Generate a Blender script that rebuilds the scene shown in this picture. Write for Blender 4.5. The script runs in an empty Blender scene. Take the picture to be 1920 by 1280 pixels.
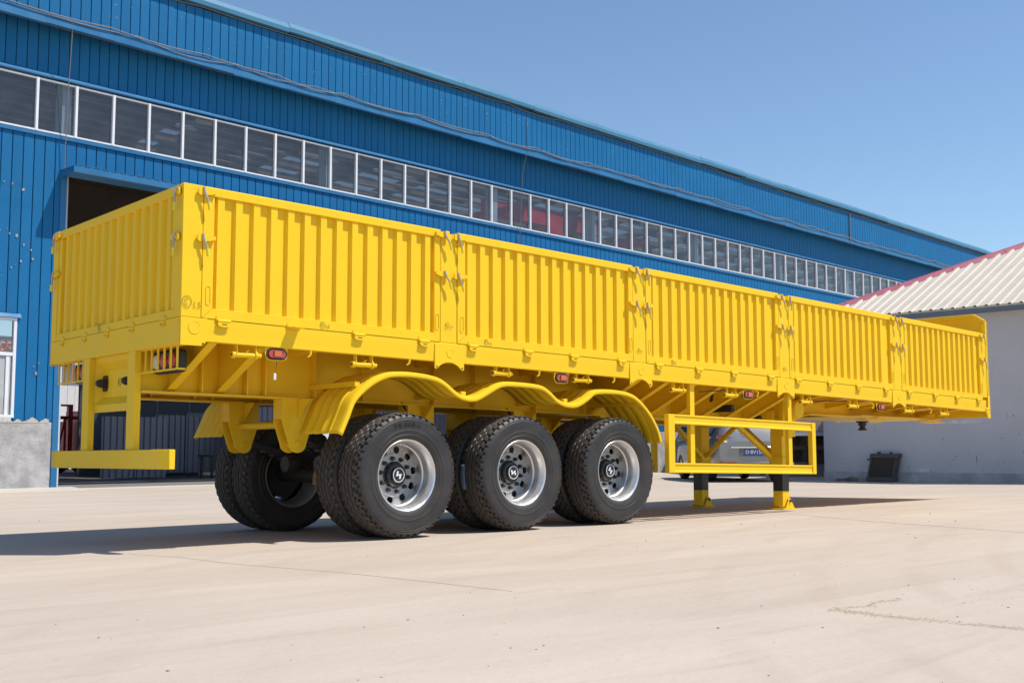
import bpy, bmesh, math, random
from mathutils import Vector, Matrix
R = math.radians
rnd = random.Random(7)
S = bpy.context.scene
COL = S.collection

# ------------------------------------------------------------------ camera
cam = bpy.data.cameras.new("camera")
cam.sensor_width = 36.0
cam.lens = 2120.68 / 1920 * 36
cam.clip_start = 0.05
cam.clip_end = 4000
co = bpy.data.objects.new("camera", cam)
COL.objects.link(co)
CY, CP, CR = 0.83383, 0.09381, -0.00202
_f = Vector((math.cos(CP) * math.cos(CY), math.cos(CP) * math.sin(CY), math.sin(CP)))
_r = Vector((math.sin(CY), -math.cos(CY), 0))
_u = _r.cross(_f)
_r2 = _r * math.cos(CR) + _u * math.sin(CR)
_u2 = -_r * math.sin(CR) + _u * math.cos(CR)
M = Matrix((_r2, _u2, -_f)).transposed().to_4x4()
M.translation = Vector((-3.66747, -7.58612, 0.74936))
co.matrix_world = M
S.camera = co

# ------------------------------------------------------------------ world, sun, exposure
SUN_A, SUN_B = 0.37, 0.48            # light travels (-A, +B, -1)
L = Vector((-SUN_A, SUN_B, -1.0)).normalized()
w = bpy.data.worlds.new("World")
S.world = w
w.use_nodes = True
nt = w.node_tree
nt.nodes.clear()
sky = nt.nodes.new("ShaderNodeTexSky")
sky.sky_type = 'NISHITA'
sky.sun_disc = False
sky.sun_elevation = math.asin(-L.z)
sky.sun_rotation = math.atan2(-L.x, -L.y)
sky.altitude = 0
sky.air_density = 1.0
sky.dust_density = 0.25
sky.ozone_density = 2.0
bg = nt.nodes.new("ShaderNodeBackground")
bg.inputs["Strength"].default_value = 0.128
wo = nt.nodes.new("ShaderNodeOutputWorld")
tint = nt.nodes.new("ShaderNodeMixRGB")
tint.blend_type = 'MULTIPLY'
tint.inputs[0].default_value = 1.0
tint.inputs[2].default_value = (1.0, 1.075, 1.12, 1)
nt.links.new(sky.outputs[0], tint.inputs[1])
nt.links.new(tint.outputs[0], bg.inputs[0])
nt.links.new(bg.outputs[0], wo.inputs[0])
sd = bpy.data.lights.new("sun", 'SUN')
sd.energy = 4.6
sd.angle = R(0.53)
sd.color = (1.0, 0.95, 0.87)
so = bpy.data.objects.new("sun", sd)
so.rotation_euler = L.to_track_quat('-Z', 'Y').to_euler()
so.location = (0, -20, 40)
COL.objects.link(so)
S.view_settings.view_transform = 'Standard'
S.view_settings.look = 'None'
S.view_settings.gamma = 1
S.view_settings.use_curve_mapping = False
S.view_settings.exposure = 0.08
S.render.engine = 'CYCLES'
S.cycles.use_denoising = True
S.cycles.max_bounces = 8
S.cycles.transparent_max_bounces = 12


# ------------------------------------------------------------------ materials
def mat(name, base, rough=0.5, metal=0.0, coat=0.0, var=0.0, vscale=4.0, dust=0.0, dust_col=(0.40, 0.33, 0.27),
        bump=0.0, bscale=60.0, obj_var=0.0, spec=0.5, stretch=None, dscale=1.3, dust_lo=0.45, coat_rough=0.15):
    m = bpy.data.materials.new(name)
    m.use_nodes = True
    t = m.node_tree
    N = t.nodes
    b = N["Principled BSDF"]
    b.inputs["Roughness"].default_value = rough
    b.inputs["Metallic"].default_value = metal
    b.inputs["Coat Weight"].default_value = coat
    b.inputs["Coat Roughness"].default_value = coat_rough
    b.inputs["Specular IOR Level"].default_value = spec
    tc = N.new("ShaderNodeTexCoord")
    src = tc.outputs["Object"]
    if stretch:
        mp = N.new("ShaderNodeMapping")
        mp.inputs["Scale"].default_value = stretch
        t.links.new(src, mp.inputs[0])
        src = mp.outputs[0]
    rgb = N.new("ShaderNodeRGB")
    rgb.outputs[0].default_value = (*base, 1)
    out = rgb.outputs[0]
    if var:
        n = N.new("ShaderNodeTexNoise")
        n.inputs["Scale"].default_value = vscale
        n.inputs["Detail"].default_value = 6
        n.inputs["Roughness"].default_value = 0.65
        t.links.new(src, n.inputs["Vector"])
        mr = N.new("ShaderNodeMapRange")
        mr.inputs[1].default_value = 0.25
        mr.inputs[2].default_value = 0.75
        mr.inputs[3].default_value = 1 - var
        mr.inputs[4].default_value = 1 + var
        t.links.new(n.outputs[0], mr.inputs[0])
        hs = N.new("ShaderNodeHueSaturation")
        t.links.new(out, hs.inputs["Color"])
        t.links.new(mr.outputs[0], hs.inputs["Value"])
        out = hs.outputs[0]
        mr2 = N.new("ShaderNodeMapRange")
        mr2.inputs[1].default_value = 0.3
        mr2.inputs[2].default_value = 0.7
        mr2.inputs[3].default_value = max(0.02, rough - 0.1)
        mr2.inputs[4].default_value = min(1.0, rough + 0.12)
        t.links.new(n.outputs[0], mr2.inputs[0])
        t.links.new(mr2.outputs[0], b.inputs["Roughness"])
    if obj_var:
        oi = N.new("ShaderNodeObjectInfo")
        mr = N.new("ShaderNodeMapRange")
        mr.inputs[3].default_value = 1 - obj_var
        mr.inputs[4].default_value = 1 + obj_var
        t.links.new(oi.outputs["Random"], mr.inputs[0])
        hs = N.new("ShaderNodeHueSaturation")
        t.links.new(out, hs.inputs["Color"])
        t.links.new(mr.outputs[0], hs.inputs["Value"])
        out = hs.outputs[0]
    if dust:
        n = N.new("ShaderNodeTexNoise")
        n.inputs["Scale"].default_value = dscale
        n.inputs["Detail"].default_value = 8
        n.inputs["Roughness"].default_value = 0.7
        t.links.new(src, n.inputs["Vector"])
        mr = N.new("ShaderNodeMapRange")
        mr.inputs[1].default_value = dust_lo
        mr.inputs[2].default_value = 0.75
        mr.inputs[3].default_value = 0
        mr.inputs[4].default_value = dust
        t.links.new(n.outputs[0], mr.inputs[0])
        mx = N.new("ShaderNodeMixRGB")
        mx.inputs[2].default_value = (*dust_col, 1)
        t.links.new(mr.outputs[0], mx.inputs[0])
        t.links.new(out, mx.inputs[1])
        out = mx.outputs[0]
    t.links.new(out, b.inputs["Base Color"])
    if bump:
        n = N.new("ShaderNodeTexNoise")
        n.inputs["Scale"].default_value = bscale
        n.inputs["Detail"].default_value = 5
        t.links.new(src, n.inputs["Vector"])
        bp = N.new("ShaderNodeBump")
        bp.inputs["Strength"].default_value = bump
        bp.inputs["Distance"].default_value = 0.02
        t.links.new(n.outputs[0], bp.inputs["Height"])
        t.links.new(bp.outputs[0], b.inputs["Normal"])
    return m


YEL = mat("yellow_paint", (0.86, 0.555, 0.022), 0.44, spec=0.14, var=0.035, vscale=1.7, dust=0.08, dust_col=(0.62, 0.42, 0.06),
          dust_lo=0.5, bump=0.04, bscale=7)
BLU = mat("blue_cladding", (0.012, 0.135, 0.315), 0.55, spec=0.12, var=0.10, vscale=1.1, dust=0.12, dust_col=(0.06, 0.20, 0.36), obj_var=0.05,
          bump=0.25, bscale=3.2, dust_lo=0.5)
BLUF = mat("blue_flashing", (0.022, 0.15, 0.33), 0.45, spec=0.3, var=0.12, vscale=1.5, dust=0.2, dust_col=(0.10, 0.25, 0.39), bump=0.2, bscale=3)
BLUC = mat("faded_blue_cap", (0.055, 0.19, 0.31), 0.5, spec=0.3, var=0.1, vscale=0.8, dust=0.2, dust_col=(0.13, 0.28, 0.37))
CONC = mat("concrete", (0.43, 0.415, 0.41), 0.9, var=0.38, vscale=2.6, dust=0.75, dust_col=(0.215, 0.205, 0.20), bump=0.4, bscale=22, dscale=3.2, dust_lo=0.47)
APRON = mat("pale_concrete", (0.50, 0.46, 0.40), 0.9, var=0.08, vscale=3, bump=0.2, bscale=30)
WHT = mat("white_frame", (0.72, 0.74, 0.77), 0.45, var=0.05)
WALLW = mat("white_render", (0.60, 0.575, 0.585), 0.85, var=0.06, vscale=0.8, dust=0.22, dust_col=(0.45, 0.43, 0.43), bump=0.15, bscale=25, dscale=0.9)
ROOF = mat("cream_roof_sheet", (0.60, 0.53, 0.435), 0.55, var=0.06, vscale=1.2, dust=0.15, dust_col=(0.42, 0.35, 0.28))
PINK = mat("red_ridge_cap", (0.42, 0.10, 0.135), 0.5, var=0.12, vscale=2)
GUT = mat("grey_blue_gutter", (0.12, 0.19, 0.28), 0.5, var=0.15, vscale=3, dust=0.4, dust_col=(0.22, 0.17, 0.13))
RUB = mat("tyre_rubber", (0.021, 0.0195, 0.019), 0.52, var=0.25, vscale=5, dust=0.26, dust_col=(0.12, 0.088, 0.068), bump=0.15, bscale=90, dscale=3.5, dust_lo=0.42)
RUBT = mat("dusty_tread", (0.052, 0.041, 0.033), 0.8, var=0.25, vscale=9, dust=0.5, dust_col=(0.15, 0.112, 0.085), bump=0.2, bscale=80, dscale=4, dust_lo=0.35)
BLK = mat("black_plastic", (0.018, 0.018, 0.019), 0.5, var=0.15)
BLKP = mat("black_paint", (0.012, 0.012, 0.013), 0.4, var=0.1)
STEEL = mat("galvanised_steel", (0.46, 0.42, 0.37), 0.45, metal=0.45, var=0.12, vscale=20)
RIM = mat("rim_metal", (0.70, 0.69, 0.68), 0.38, metal=0.85, var=0.06, vscale=9)
DISC = mat("disc_metal", (0.40, 0.395, 0.39), 0.55, metal=0.6, var=0.08, vscale=12)
DARK = mat("dark_steel", (0.03, 0.028, 0.026), 0.6, var=0.2, vscale=8, dust=0.3, dust_col=(0.10, 0.07, 0.05))
REDL = mat("red_lens", (0.45, 0.035, 0.012), 0.18, coat=0.6)
ORL = mat("orange_lens", (0.55, 0.12, 0.015), 0.2, coat=0.6)
GRIP = mat("yellow_grip", (0.74, 0.62, 0.03), 0.5)
INK = mat("marker_ink", (0.10, 0.075, 0.02), 0.7)
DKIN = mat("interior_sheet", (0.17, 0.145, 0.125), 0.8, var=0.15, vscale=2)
GREYS = mat("grey_sheet", (0.20, 0.19, 0.225), 0.5, var=0.12, vscale=1.5, obj_var=0.08)
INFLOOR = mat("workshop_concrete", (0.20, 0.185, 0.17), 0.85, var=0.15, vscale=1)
COLM = mat("pale_steel_column", (0.55, 0.62, 0.64), 0.6, var=0.05)
REDM = mat("red_machine_paint", (0.55, 0.022, 0.035), 0.4, var=0.12, vscale=5)
CRANE = mat("red_crane_paint", (0.70, 0.03, 0.05), 0.45)
TEAL = mat("teal_tarp", (0.02, 0.23, 0.19), 0.7, var=0.2)
WCOR = mat("white_sheet", (0.66, 0.66, 0.68), 0.5, var=0.04)
SIGNR = mat("sign_red", (0.50, 0.13, 0.09), 0.5)
CABL = mat("weathered_cable", (0.22, 0.20, 0.19), 0.7)
CAR = mat("silver_car_paint", (0.24, 0.24, 0.243), 0.3, metal=0.55, coat=0.7, coat_rough=0.05)
CHROME = mat("bright_trim", (0.7, 0.7, 0.7), 0.15, metal=1.0)
CARGL = mat("dark_car_glass", (0.012, 0.015, 0.02), 0.06, coat=0.5)
PLATE = mat("blue_plate", (0.03, 0.07, 0.28), 0.4)
BEIG = mat("beige_body", (0.58, 0.45, 0.40), 0.7, var=0.1)
RAD = mat("dusty_radiator", (0.085, 0.070, 0.060), 0.75, var=0.3, vscale=14, dust=0.3, dust_col=(0.10, 0.075, 0.055))
STONE = mat("pebble", (0.20, 0.16, 0.13), 0.9, var=0.3, vscale=30)
DIRT = mat("loose_dirt", (0.39, 0.305, 0.225), 0.95, var=0.3, vscale=8, bump=0.5, bscale=40)
BLUL = mat("blue_label", (0.10, 0.17, 0.28), 0.5, var=0.3, vscale=40)
NUT = mat("nut_steel", (0.035, 0.033, 0.032), 0.5, metal=0.3)
CHIPM = mat("peeled_paint", (0.36, 0.31, 0.28), 0.7, var=0.2, vscale=20)


def glass_mat(name, tint, refl=1.0, d0=0.01, d1=0.05, ior=1.55):
    m = bpy.data.materials.new(name)
    m.use_nodes = True
    t = m.node_tree
    t.nodes.clear()
    o = t.nodes.new("ShaderNodeOutputMaterial")
    tr = t.nodes.new("ShaderNodeBsdfTransparent")
    tr.inputs[0].default_value = (*tint, 1)
    gl = t.nodes.new("ShaderNodeBsdfGlossy")
    gl.inputs["Roughness"].default_value = 0.03
    gl.inputs["Color"].default_value = (refl, refl, refl, 1)
    # Schlick reflectance from |N.I|, alike on both faces of the thin pane
    ge = t.nodes.new("ShaderNodeNewGeometry")
    dt = t.nodes.new("ShaderNodeVectorMath")
    dt.operation = 'DOT_PRODUCT'
    t.links.new(ge.outputs["Normal"], dt.inputs[0])
    t.links.new(ge.outputs["Incoming"], dt.inputs[1])
    prev = dt.outputs["Value"]

    def math_node(op, a, b=None):
        n = t.nodes.new("ShaderNodeMath")
        n.operation = op
        for i, v in ((0, a), (1, b)):
            if v is None:
                continue
            if isinstance(v, (int, float)):
                n.inputs[i].default_value = v
            else:
                t.links.new(v, n.inputs[i])
        return n.outputs[0]
    r0 = ((ior - 1) / (ior + 1)) ** 2
    fr_out = math_node('ADD', math_node('MULTIPLY', math_node('POWER', math_node('SUBTRACT', 1.0, math_node('ABSOLUTE', prev)), 5.0), 1 - r0), r0)
    mx = t.nodes.new("ShaderNodeMixShader")
    df = t.nodes.new("ShaderNodeBsdfDiffuse")            # film of dust on the pane
    df.inputs[0].default_value = (0.5, 0.47, 0.44, 1)
    mx2 = t.nodes.new("ShaderNodeMixShader")
    tc = t.nodes.new("ShaderNodeTexCoord")
    nz = t.nodes.new("ShaderNodeTexNoise")
    nz.inputs["Scale"].default_value = 2.5
    nz.inputs["Detail"].default_value = 7
    mr = t.nodes.new("ShaderNodeMapRange")
    mr.inputs[1].default_value = 0.3
    mr.inputs[2].default_value = 0.8
    mr.inputs[3].default_value = d0
    mr.inputs[4].default_value = d1
    t.links.new(tc.outputs["Object"], nz.inputs["Vector"])
    t.links.new(nz.outputs[0], mr.inputs[0])
    t.links.new(fr_out, mx.inputs[0])
    t.links.new(tr.outputs[0], mx.inputs[1])
    t.links.new(gl.outputs[0], mx.inputs[2])
    t.links.new(mr.outputs[0], mx2.inputs[0])
    t.links.new(mx.outputs[0], mx2.inputs[1])
    t.links.new(df.outputs[0], mx2.inputs[2])
    t.links.new(mx2.outputs[0], o.inputs[0])
    return m


GLASS = glass_mat("window_glass", (0.74, 0.77, 0.80))
CLEAR = glass_mat("clear_glass", (0.86, 0.88, 0.88), d0=0.01, d1=0.04, ior=1.5)


def ground_mat():
    m = bpy.data.materials.new("sandy_concrete")
    m.use_nodes = True
    t = m.node_tree
    N = t.nodes
    b = N["Principled BSDF"]
    b.inputs["Roughness"].default_value = 0.92
    b.inputs["Specular IOR Level"].default_value = 0.125
    tc = N.new("ShaderNodeTexCoord")

    def noise(scale, detail=6, sx=1, sy=1, rz=0.0, rough=0.6, dist=0.0):
        mp = N.new("ShaderNodeMapping")
        mp.inputs["Scale"].default_value = (sx, sy, 1)
        mp.inputs["Rotation"].default_value = (0, 0, rz)
        n = N.new("ShaderNodeTexNoise")
        n.inputs["Scale"].default_value = scale
        n.inputs["Detail"].default_value = detail
        n.inputs["Roughness"].default_value = rough
        n.inputs["Distortion"].default_value = dist
        t.links.new(tc.outputs["Object"], mp.inputs[0])
        t.links.new(mp.outputs[0], n.inputs["Vector"])
        return n.outputs[0]

    def ramp(src, a, c):
        mr = N.new("ShaderNodeMapRange")
        mr.inputs[1].default_value = a
        mr.inputs[2].default_value = c
        t.links.new(src, mr.inputs[0])
        return mr.outputs[0]

    def mix(fac, c1, c2, k=1.0):
        mx = N.new("ShaderNodeMixRGB")
        if k != 1.0:
            mu = N.new("ShaderNodeMath")
            mu.operation = 'MULTIPLY'
            mu.inputs[1].default_value = k
            t.links.new(fac, mu.inputs[0])
            fac = mu.outputs[0]
        t.links.new(fac, mx.inputs[0])
        for i, c in ((1, c1), (2, c2)):
            if isinstance(c, tuple):
                mx.inputs[i].default_value = (*c, 1)
            else:
                t.links.new(c, mx.inputs[i])
        return mx.outputs[0]
    c = mix(ramp(noise(0.22, 5), 0.35, 0.68), (0.525, 0.440, 0.358), (0.475, 0.398, 0.325))
    c = mix(ramp(noise(0.9, 8, 0.25, 1.6, 0.55, dist=0.6), 0.46, 0.72), c, (0.57, 0.485, 0.40), 0.7)
    c = mix(ramp(noise(1.3, 8, 0.22, 2.6, -0.1, dist=0.5), 0.52, 0.75), c, (0.42, 0.338, 0.268), 0.55)
    c = mix(ramp(noise(3.0, 8, 0.3, 2.0, 0.25), 0.58, 0.78), c, (0.39, 0.305, 0.23), 0.45)
    c = mix(ramp(noise(38, 6), 0.58, 0.80), c, (0.36, 0.29, 0.225), 0.35)
    c = mix(ramp(noise(9, 8), 0.60, 0.72), c, (0.42, 0.35, 0.285), 0.35)
    # faint curved tyre tracks in the dust
    wv = N.new("ShaderNodeTexWave")
    wv.wave_type = 'RINGS'
    wv.rings_direction = 'Z'
    wv.inputs["Scale"].default_value = 0.55
    wv.inputs["Distortion"].default_value = 2.2
    wv.inputs["Detail"].default_value = 4
    wv.inputs["Detail Scale"].default_value = 0.35
    wm = N.new("ShaderNodeMapping")
    wm.inputs["Location"].default_value = (-9.0, 14.0, 0)
    t.links.new(tc.outputs["Object"], wm.inputs[0])
    t.links.new(wm.outputs[0], wv.inputs["Vector"])
    mk = N.new("ShaderNodeMath")
    mk.operation = 'MULTIPLY'
    t.links.new(ramp(wv.outputs["Fac"], 0.72, 0.98), mk.inputs[0])
    t.links.new(ramp(noise(0.6, 5), 0.45, 0.62), mk.inputs[1])
    c = mix(mk.outputs[0], c, (0.42, 0.34, 0.27), 0.32)
    mk2 = N.new("ShaderNodeMath")
    mk2.operation = 'MULTIPLY'
    t.links.new(ramp(noise(55, 3, rough=0.8), 0.62, 0.74), mk2.inputs[0])
    t.links.new(ramp(noise(1.1, 4), 0.45, 0.65), mk2.inputs[1])
    c = mix(mk2.outputs[0], c, (0.25, 0.20, 0.155), 0.5)
    t.links.new(c, b.inputs["Base Color"])
    h = N.new("ShaderNodeMath")
    h.operation = 'ADD'
    t.links.new(noise(14, 8), h.inputs[0])
    t.links.new(noise(2.2, 6, 0.4, 1.6, 0.3), h.inputs[1])
    bp = N.new("ShaderNodeBump")
    bp.inputs["Strength"].default_value = 0.25
    bp.inputs["Distance"].default_value = 0.02
    t.links.new(h.outputs[0], bp.inputs["Height"])
    t.links.new(bp.outputs[0], b.inputs["Normal"])
    return m


GND = ground_mat()

# ------------------------------------------------------------------ mesh helpers
T_SL, T_BOW, T_ROLL = -0.02156, 0.0004, -0.006


def shift(x, y=0.0):
    return T_SL * x + T_BOW * x * (13 - x) + T_ROLL * y


def gz(y):
    return -0.0167 * min(max(y, 0.0), 6.0)


class MB:
    def __init__(s):
        s.v, s.f, s.m = [], [], []

    def add(s, vs, fs, mi=0):
        o = len(s.v)
        s.v += [tuple(p) for p in vs]
        s.f += [tuple(i + o for i in f) for f in fs]
        s.m += [mi] * len(fs)
        return s

    def box(s, x0, x1, y0, y1, z0, z1, mi=0):
        vs = [(x, y, z) for x in (x0, x1) for y in (y0, y1) for z in (z0, z1)]
        return s.add(vs, [(0, 1, 3, 2), (4, 6, 7, 5), (0, 4, 5, 1), (2, 3, 7, 6), (0, 2, 6, 4), (1, 5, 7, 3)], mi)

    def xbox(s, x0, x1, y0, y1, z0, z1, n=None, mi=0):
        return s.xprism([(y0, z0), (y1, z0), (y1, z1), (y0, z1)], x0, x1, n, mi)

    def xprism(s, prof, x0, x1, n=None, mi=0):
        n = n or max(1, int(abs(x1 - x0) / 0.8))
        k = len(prof)
        vs, fs = [], []
        for i in range(n + 1):
            x = x0 + (x1 - x0) * i / n
            vs += [(x, y, z) for y, z in prof]
        for i in range(n):
            for j in range(k):
                a, b = i * k + j, i * k + (j + 1) % k
                fs.append((a, a + k, b + k, b))
        fs.append(tuple(range(k)))
        fs.append(tuple(n * k + j for j in reversed(range(k))))
        return s.add(vs, fs, mi)

    def prism(s, pts, axis, a, b, mi=0):
        """extrude polygon pts (2-D) along axis from a to b: axis x -> (y,z), y -> (x,z), z -> (x,y)"""
        k = len(pts)

        def P(p, t):
            return {'x': (t, p[0], p[1]), 'y': (p[0], t, p[1]), 'z': (p[0], p[1], t)}[axis]
        vs = [P(p, a) for p in pts] + [P(p, b) for p in pts]
        fs = [tuple(reversed(range(k))), tuple(range(k, 2 * k))]
        fs += [(j, (j + 1) % k, k + (j + 1) % k, k + j) for j in range(k)]
        return s.add(vs, fs, mi)

    def bar(s, p, q, wd, ht, up=(0, 0, 1), mi=0):
        p, q, up = Vector(p), Vector(q), Vector(up)
        d = (q - p).normalized()
        r = d.cross(up)
        if r.length < 1e-5:
            r = d.cross(Vector((1, 0, 0)))
        r.normalize()
        u = r.cross(d)
        vs = []
        for c in (p, q):
            for a, b in ((-1, -1), (1, -1), (1, 1), (-1, 1)):
                vs.append(c + r * (a * wd / 2) + u * (b * ht / 2))
        return s.add(vs, [(3, 2, 1, 0), (4, 5, 6, 7), (0, 1, 5, 4), (1, 2, 6, 5), (2, 3, 7, 6), (3, 0, 4, 7)], mi)

    def tube(s, path, r, n=8, mi=0, caps=True):
        path = [Vector(p) for p in path]
        vs, fs = [], []
        prev = None
        for i, p in enumerate(path):
            d = (path[min(i + 1, len(path) - 1)] - path[max(i - 1, 0)]).normalized()
            if prev is None:
                a = Vector((0, 0, 1)) if abs(d.z) < 0.9 else Vector((1, 0, 0))
                u = d.cross(a).normalized()
            else:
                u = (prev - d * prev.dot(d)).normalized()
            prev = u
            v = d.cross(u)
            rr = r[i] if isinstance(r, (list, tuple)) else r
            vs += [p + (u * math.cos(2 * math.pi * j / n) + v * math.sin(2 * math.pi * j / n)) * rr for j in range(n)]
        for i in range(len(path) - 1):
            for j in range(n):
                a, b = i * n + j, i * n + (j + 1) % n
                fs.append((a, b, b + n, a + n))
        if caps:
            fs.append(tuple(reversed(range(n))))
            fs.append(tuple((len(path) - 1) * n + j for j in range(n)))
        return s.add(vs, fs, mi)

    def lathe(s, prof, n=32, axis='y', c=(0, 0, 0), mi=0, close=False):
        """prof: list of (radius, offset along axis)"""
        vs, fs = [], []
        k = len(prof)
        for i in range(n):
            a = 2 * math.pi * i / n
            ca, sa = math.cos(a), math.sin(a)
            for r, h in prof:
                if axis == 'y':
                    vs.append((c[0] + r * ca, c[1] + h, c[2] + r * sa))
                elif axis == 'x':
                    vs.append((c[0] + h, c[1] + r * ca, c[2] + r * sa))
                else:
                    vs.append((c[0] + r * ca, c[1] + r * sa, c[2] + h))
        for i in range(n):
            i2 = (i + 1) % n
            for j in range(k if close else k - 1):
                j2 = (j + 1) % k
                fs.append((i * k + j, i * k + j2, i2 * k + j2, i2 * k + j))
        return s.add(vs, fs, mi)

    def grid(s, rows, mi=0):
        k = len(rows[0])
        vs = [p for r in rows for p in r]
        fs = [(i * k + j, i * k + j + 1, (i + 1) * k + j + 1, (i + 1) * k + j) for i in range(len(rows) - 1) for j in range(k - 1)]
        return s.add(vs, fs, mi)

    def mirror(s, W):
        s.v = [(x, W - y, z) for x, y, z in s.v]
        s.f = [tuple(reversed(f)) for f in s.f]
        return s

    def mesh(s, name, mats, deform=False, smooth=True, fix=True, ang=32):
        me = bpy.data.meshes.new(name)
        v = s.v
        if deform:
            v = [(x, y, z + shift(x, y)) for x, y, z in v]
        me.from_pydata(v, [], s.f)
        if not isinstance(mats, (list, tuple)):
            mats = [mats]
        for m in mats:
            me.materials.append(m)
        if len(mats) > 1:
            me.polygons.foreach_set("material_index", s.m)
        if fix:
            bm = bmesh.new()
            bm.from_mesh(me)
            bmesh.ops.recalc_face_normals(bm, faces=bm.faces)
            bm.to_mesh(me)
            bm.free()
        if smooth:
            me.polygons.foreach_set("use_smooth", [True] * len(me.polygons))
            me.set_sharp_from_angle(angle=R(ang))
        me.update()
        return me

    def build(s, name, mats, parent=None, deform=False, bevel=0.0, **k):
        return link(name, s.mesh(name, mats, deform, **k), parent, bevel)


def link(name, me, parent=None, bevel=0.0, loc=None):
    o = bpy.data.objects.new(name, me)
    COL.objects.link(o)
    if parent:
        o.parent = parent
    if loc:
        o.location = loc
    if bevel:
        b = o.modifiers.new("bevel", 'BEVEL')
        b.width = bevel
        b.segments = 2
        b.limit_method = 'ANGLE'
        b.angle_limit = R(40)
    return o


def tag(o, label=None, cat=None, group=None, kind=None):
    for k, v in (("label", label), ("category", cat), ("group", group), ("kind", kind)):
        if v:
            o[k] = v
    return o


def empty(name, loc=(0, 0, 0), rz=0.0, label=None, cat=None, group=None):
    o = bpy.data.objects.new(name, None)
    o.empty_display_size = 0.3
    o.location = loc
    o.rotation_euler = (0, 0, rz)
    COL.objects.link(o)
    return tag(o, label, cat, group)


def copy_tree(o, parent=None, loc=None):
    c = o.copy()
    COL.objects.link(c)
    c.parent = parent
    if loc is not None:
        c.location = loc
    for ch in list(o.children):
        copy_tree(ch, c)
    return c


def text_mesh(body, size, depth, material, name):
    cu = bpy.data.curves.new(name, 'FONT')
    cu.body = body
    cu.size = size
    cu.extrude = depth
    cu.align_x = 'CENTER'
    cu.align_y = 'CENTER'
    o = bpy.data.objects.new(name, cu)
    COL.objects.link(o)
    dg = bpy.context.evaluated_depsgraph_get()
    me = bpy.data.meshes.new_from_object(o.evaluated_get(dg))
    bpy.data.objects.remove(o)
    me.materials.clear()
    me.materials.append(material)
    me.name = name
    return me


# ------------------------------------------------------------------ ground
PH = 0.07569348
OB = Vector((0.48941, 16.05555, -0.1))
BU = Vector((math.cos(PH), math.sin(PH), 0))
BW = Vector((-math.sin(PH), math.cos(PH), 0))


def bw(s_, d_, z_=0.0):
    return OB + BU * s_ + BW * d_ + Vector((0, 0, z_))


ys = [-300, -120, -50, -25, -15] + [-10 + 0.5 * i for i in range(0, 60)] + [22, 30, 45, 80, 160, 300]
xs = [-300, -120, -50, -25] + [-12 + 1.0 * i for i in range(0, 46)] + [36, 45, 70, 140, 300]
GROUND = MB().grid([[(x, y, gz(y)) for x in xs] for y in ys])
GROUND = tag(GROUND.build("ground", GND, smooth=True), kind="structure")


# loose bits on the ground
def scatter_pebbles():
    m = MB()
    r = random.Random(3)

    def stone(x, y, s_):
        n = 6
        vs = [(x, y, gz(y) + s_ * 0.62)]
        for lv, (rr, zz) in enumerate(((0.75, 0.42), (1.0, 0.05))):
            for k in range(n):
                a = 2 * math.pi * k / n + lv * 0.4
                q = s_ * rr * r.uniform(0.7, 1.15)
                vs.append((x + q * math.cos(a) * 1.2, y + q * math.sin(a), gz(y) + zz * s_ * r.uniform(.7, 1.2) - 0.001))
        fs = [(0, 1 + k, 1 + (k + 1) % n) for k in range(n)]
        fs += [(1 + k, 1 + n + k, 1 + n + (k + 1) % n, 1 + (k + 1) % n) for k in range(n)]
        m.add(vs, fs)
    for i in range(520):
        t_ = r.uniform(-0.5, 0.5)
        d = 2.5 + 17 * r.random() ** 1.6
        p = Vector((-3.67, -7.59, 0)) + Vector((math.cos(CY + t_), math.sin(CY + t_), 0)) * d
        stone(p.x, p.y, 0.0010 + 0.0048 * r.random() ** 6 * (1 + d / 15) + 0.00009 * d)
    for i in range(260):                                   # denser patch, right foreground
        px, py = r.gauss(1.95, 0.45), r.gauss(-5.0, 0.3)
        stone(px, py, 0.0013 + 0.006 * r.random() ** 6)
    for x, y, s_ in ((7.5, -2.0, .011), (8.5, -1.2, .012), (0.2, -4.6, .008), (-1.9, -3.9, .008), (5.2, -4.2, .010), (-1.1, -5.2, .007)):
        stone(x, y, s_)
    return tag(m.build("loose_pebbles", STONE, smooth=False), "scattered dark pebbles lying over the sandy yard", "pebbles", kind="stuff")


scatter_pebbles()


def strip(name, pts, wd, mat_, hgt, label=None, kind="structure", seed=1, cat=None):
    r = random.Random(seed)
    m = MB()
    rows = []
    fine = []
    for a, b in zip(pts[:-1], pts[1:]):
        n = max(2, int((Vector(b) - Vector(a)).length / 0.12))
        fine += [Vector(a).lerp(Vector(b), i / n) for i in range(n)]
    fine.append(Vector(pts[-1]))
    for i, p in enumerate(fine):
        d = fine[min(i + 1, len(fine) - 1)] - fine[max(i - 1, 0)]
        nrm = Vector((-d.y, d.x)).normalized()
        ww = wd * r.uniform(0.35, 1.5) * min(1, (i + 1) / 3, (len(fine) - i) / 3)
        off = nrm * r.uniform(-.3, .3) * wd
        row = []
        for t_, hh in ((-1, -0.002), (-.45, .7), (0, 1), (.5, .6), (1, -0.002)):
            q = p + off + nrm * (ww * t_ * 0.5)
            row.append((q.x, q.y, gz(q.y) + (hgt * hh * r.uniform(.5, 1.2) if hh > 0 else -0.001) + 0.0014))
        rows.append(row)
    m.grid(rows)
    o = m.build(name, mat_, GROUND if name == "ground_crack" else None, smooth=True)
    return tag(o, label, cat, None, None if name == "ground_crack" else kind)


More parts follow.
